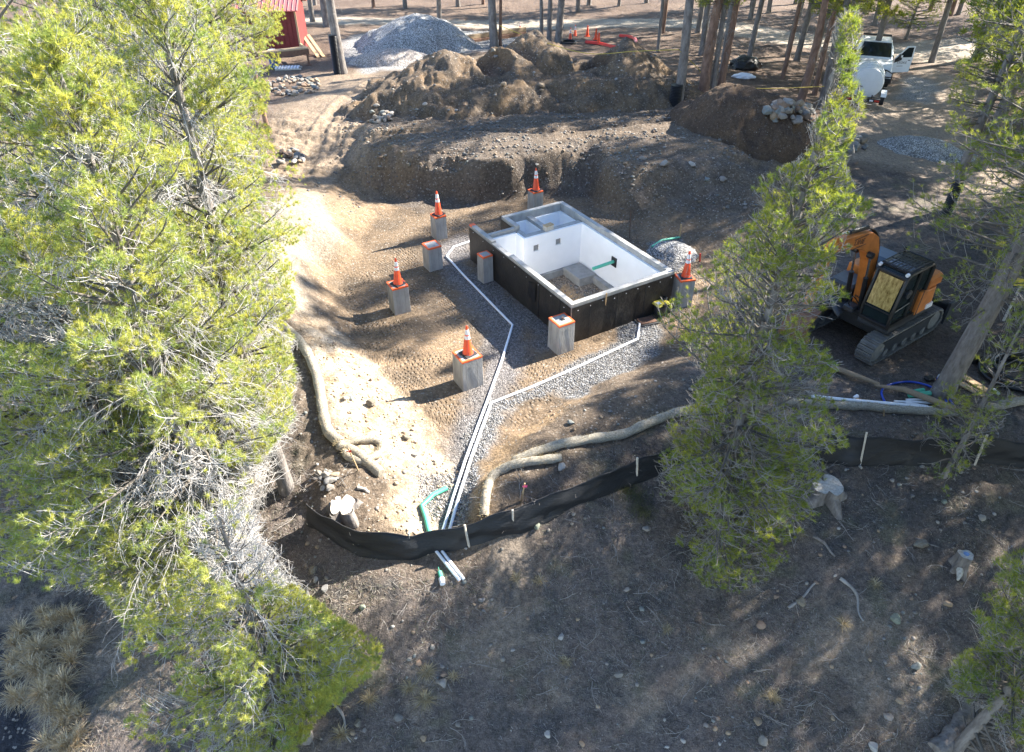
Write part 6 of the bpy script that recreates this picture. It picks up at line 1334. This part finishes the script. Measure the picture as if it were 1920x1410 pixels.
make_pine('tall slim green pine standing right of centre from the foundation down to the slope', 10.15, .11, .15, lambda t: 2.5 * min(1, .75 + t) * (1 - t) ** .6 + .16, 390, 21, K=32, nl=.070, nw=.006, shoots=9, mN='needle_dk', keep=keepC, origin=(px_, py_, drop(px_, py_)), dead=45, deadz=(.4, 6), tufts_per=3, deadlen=.95, bareinner=.22, gap=-.22)
# ---- right hand pines in view
def at(px, py): return tuple(SP(px, py))
b = at(1770, 740)
def keepR1(p, slack=0): 
    px, py, dep = proj(p); return (px > np.interp(py, [-200, 0, 150, 300, 340, 420, 520, 560, 620, 700, 800], [1640, 1780, 1775, 1760, 1700, 1690, 1715, 1720, 1790, 1830, 1850]) - slack) & (py < 720 + slack)
make_pine('thick trunked grey pine leaning out of the right edge beside the excavator', 15.5, .235, 2.6, cone_prof(2.4), 190, 31, K=20, nl=.085, nw=.0075, shoots=7, mN='needle_dk', keep=keepR1, origin=b, dead=46, lean=(.6, .3), tufts_per=2, deadz=(1.2, 7), deadlen=.8)
b = at(1765, 893)
def keepR2(p, slack=0): 
    px, py, dep = proj(p); c = np.interp(py, [400, 520, 700, 800, 893], [1925, 1880, 1842, 1805, 1765]); return (np.abs(px - c) < np.interp(py, [300, 480, 600, 700, 850, 900], [20, 60, 90, 80, 62, 20]) + slack)
make_pine('thin young pine in front of the straight silt fence at the right', 4.6, .05, .5, lambda t: .85 * (1 - t) ** .5 + .12, 60, 33, K=22, nl=.075, nw=.006, shoots=8, mN='needle_dk', keep=keepR2, origin=b, dead=8, lean=(.12, .1), tufts_per=2)
b = at(1775, 398)
def keepR3(p, slack=0): 
    px, py, dep = proj(p); return (px > np.interp(py, [-200, 0, 60, 120, 200, 300, 400], [1740, 1790, 1850, 1790, 1775, 1800, 1820]) - slack) & (py < 330 + slack)
make_pine('grey pine with a black sleeve behind the excavator', 14, .17, 2.8, cone_prof(2.3), 190, 35, K=16, nl=.10, nw=.010, shoots=7, mN='needle_dk', keep=keepR3, origin=b, dead=40, tufts_per=2)
R3 = b
xr, yr = 8.0, 5.9
def keepR4(p, slack=0): 
    px, py, dep = proj(p); return (px > np.interp(py, [980, 1040, 1080, 1150, 1200, 1240, 1300, 1340, 1420], [1930, 1870, 1850, 1820, 1850, 1780, 1785, 1850, 1900]) - slack) & (py > 1030 - slack)
make_pine('low bushy pine in the bottom right corner', 5.2, .09, .2, lambda t: 1.9 * (1 - t) ** .6 + .15, 200, 37, K=22, nl=.08, nw=.0065, shoots=8, mN='needle_dk', keep=keepR4, origin=(xr, yr, drop(xr, yr)), dead=40, tufts_per=3, deadz=(.2, 3.5))
for (px, py, H_, r_, z0, lb, sd_) in [(505, 252, 6.6, 1.3, 3.6, 'thin reddish pine trunk beside the left rock pile', 41), (1700, 74, 7, 2.1, .8, 'bushy low pine behind the white pickup', 43), (1590, 62, 6.5, 1.6, 1.6, 'young green pine left behind the pickup', 44), (1838, 60, 8, 2.2, 1.6, 'broad green pine at the upper right corner', 45), (545, 40, 8, 1.3, 2.6, 'green pine overhanging the red shed roof', 46)]:
    b = at(px, py); make_pine(lb, H_, .10, z0, cone_prof(r_), 130, sd_, K=13, nl=.12, nw=.014, shoots=6, mN='needle_dk' if px > 1000 else 'needle', origin=b, dead=20, tufts_per=2, bark='bark_red' if px < 520 else 'bark')
# ---- lodgepoles behind and beyond the frame: three kinds, copied
protos = []; rz0 = 0
for k, (H_, z0, rad, nb) in enumerate([(15.5, 5.0, 2.2, 130), (17, 6.0, 2.4, 140), (14, 4.4, 2.1, 120)]):
    t = make_pine('pine', H_, .17, z0, cone_prof(rad), nb, 60 + k, K=9, nl=.17, nw=.024, shoots=6, mN='needle_dk', dead=26, deadz=(2.2, z0 + 2), tufts_per=2, deadlen=.7, bark='bark' if k < 2 else 'bark_red', origin=(0, 0, 0)); protos.append(t)
used = [False] * 3; rz_ = random.Random(4)
def lodge(x, y, k, r_, label, group=None, s=1.0, z=None):
    o = protos[k] if not used[k] else copy_tree(protos[k]); used[k] = True
    o.location = (x, y, (drop(x, y) if z is None else z)); o.rotation_euler = (0, 0, rz_.uniform(0, 6.28)); f = r_ / .17; o.scale = (s, s, s)
    for ch in o.children:
        if ch.name.startswith('trunk'): ch.scale = (f / s, f / s, 1)
    if 'group' in o: del o['group']
    tag(o, label, 'pine tree', group); return o
TR = {}
for (px, py, wpx, k, lb) in [(640,137,17,0,'pine with a black ribbed sleeve, nearest to the gravel pile'), (615,50,13,1,'dark pine just left of the sleeved pine'), (564,50,12,2,'dark pine behind the red shed corner'), (925,87,15,0,'pine behind the left dirt mound with a slim black sleeve'), (939,86,6,2,'very thin pine close against the sleeved one behind the left mound'),
   (1014,74,7,1,'slim pine left of the two pines on the mound crest'), (1031,77,9,0,'grey pine left of the thick dark one on the mound crest'), (1048,80,13,1,'thick dark pine on the mound crest'), (1241,62,8,2,'pine behind the curve of red conduit, farther one'), (1232,98,6,0,'very slim pine in front of the one by the red conduit'),
   (1268,198,17,1,'grey pine with a black ribbed sleeve right of the dirt mound'), (1318,192,19,2,'thick reddish pine right of the sleeved grey pine'), (1331,192,10,0,'slim pine against the thick reddish one'), (1348,192,13,2,'grey brown pine holding the yellow rope knot'), (1352,134,10,0,'pine behind the rope tied group'),
   (1406,113,10,1,'dark pine behind the black tarp'), (1467,147,8,2,'slim pine left of the rock pile'), (1478,106,9,0,'dark slim pine behind the slim one left of the rock pile'), (1501,192,15,2,'reddish pine rising from the rock pile'), (1540,197,14,1,'dark grey pine at the right end of the rock pile'), (1527,178,10,2,'reddish pine between the two at the rock pile'), (1562,150,12,0,'pine just left of the tank trailer'),
   (1832,112,17,1,'dark pine with a black wrap right of the pickup')]:
    p = G(px, py); dep = proj(p)[2][0]; TR[px] = (p, lodge(p[0], p[1], k, wpx / 2 * dep / FPX, lb, z=p[2]))
rr = np.random.RandomState(12)
for (px, py, w_) in [(700,14,6),(760,10,7),(860,12,8),(905,8,6),(1105,10,8),(1160,12,6),(1290,22,7),(1350,14,8),(1440,24,8),(1500,30,7),(1530,16,9),(1620,26,8),(1660,14,8),(1745,18,8),(1780,30,8),(1900,24,8),(1410,12,7),(590,10,7),(520,8,8)]:
    p = SP(px, py); dep = proj(p)[2][0]; lodge(p[0], p[1], rr.randint(3), w_ / 2 * dep / FPX, 'distant pine at the top edge beyond the dirt road', 'distant pines beyond the road', z=p[2])
# pines added right of and behind the site, mostly unseen, to shade it
fp = make_pine('forest pine standing right of the site', 17, .17, 3.0, (lambda t: 2.9 * min(1, t * 5 + .45) * (1 - t) ** .5 + .2), 170, 71, K=8, nl=.22, nw=.036, shoots=6, mN='needle_dk', tufts_per=2, group='forest pines added for shade')
for n_, (x, y, k, s) in enumerate(SHADE_PINES):
    o = fp if n_ == 0 else copy_tree(fp); o.location = (x, y, drop(x, y)); o.rotation_euler = (0, 0, rz_.uniform(0, 6.28)); o.scale = (1.1, 1.1, s * 1.25)
# ---- black corrugated pipe sleeves strapped to trunks
def sleeve(px0, py0, px1, py1, r_, label, base):
    d0, d1 = ray(px0, py0), ray(px1, py1); yb = base[1] - r_ * 1.2
    A = Vector(d0 * (yb / d0[1]) + [0, 0, CAM_H]); B = Vector((base[0] - r_ * .55, base[1] - r_ * .9, base[2] - .05)); A = Vector((B.x, B.y, A.z)); n = int((A - B).length / .035); pts = [B.lerp(A, i / n) for i in range(n + 1)]; rs = [r_ * (1.0 if i % 2 else .86) for i in range(n + 1)]
    tag(MB().tube(pts, rs, 16).build('corrugated_pipe', M['plastic_bk'], smooth=False), label, 'pipe sleeve', 'black pipe sleeves on trunks')
p = TR[640][0]; sleeve(632, 66, 645, 133, .26, 'black ribbed pipe sleeve strapped to the pine by the gravel pile', p)
p = TR[925][0]; sleeve(919, 28, 918, 80, .10, 'slim black ribbed sleeve on the pine behind the left mound', p)
p = TR[1268][0]; sleeve(1274, 160, 1269, 196, .29, 'black ribbed sleeve round the grey pine right of the mound', p)
sleeve(1786, 340, 1768, 396, .20, 'black ribbed sleeve on the grey pine behind the excavator', R3)
p = TR[1832][0]; sleeve(1840, 60, 1828, 114, .30, 'black wrap on the dark pine right of the pickup', p)
# ---- yellow rope strung between trunks
def rope(l, label, r_=.016):
    pts = []
    for (px, py, y_) in l: d = ray(px, py); pts.append(Vector(d * (y_ / d[1]) + [0, 0, CAM_H]))
    tag(MB().tube(smooth_path(pts, 5), r_, 6).build('yellow_rope', M['rope'], smooth=True), label, 'rope')
y1_ = TR[1268][0][1] - .4; y2_ = TR[1348][0][1] - .3
rope([(937,48,39.5),(1000,72,38.5),(1100,100,36.5),(1190,96,35.5),(1272,93,y1_)], 'yellow rope from the rear pines over the dirt mounds')
rope([(1272,93,y1_),(1310,130,y2_),(1330,163,y2_),(1352,166,y2_)], 'yellow rope sagging to the knot on the grey brown pine')
rope([(1332,164,y2_),(1352,163,y2_),(1440,166,35.5),(1545,162,36)], 'yellow rope running right from the knot toward the tank trailer')
rope([(1776,340,R3[1]-.3),(1782,344,R3[1]-.35),(1792,340,R3[1]-.2)], 'short yellow rope loop tied on the sleeved pine behind the excavator', .02)
rope([(1800,660,b[1] if False else 13.9),(1812,664,13.75),(1826,662,13.85)], 'yellow rope loop tied round the leaning grey trunk', .012)
rope([(1880,445,16.0),(1862,520,15.6),(1845,585,15.0),(1830,620,14.6)], 'thin yellow rope hanging slack beside the leaning pine', .010)
t = thing('caution_sign', 'small yellow sign half hidden at the right edge', 'sign', tuple(P(1912, 528, 1.6)), 0); MB().box((-.22,-.02,-.12),(.5,.02,.12)).build('sign_face', M['yellow'], t); MB().box((-.12,-.03,-.06),(.45,-.021,-.02)).build('dark_band', M['text'], t); MB().box((.1,0.021,-1.7),(.16,.06,.1)).build('post', M['stake'], t)
for s_ in STAT: print(s_)
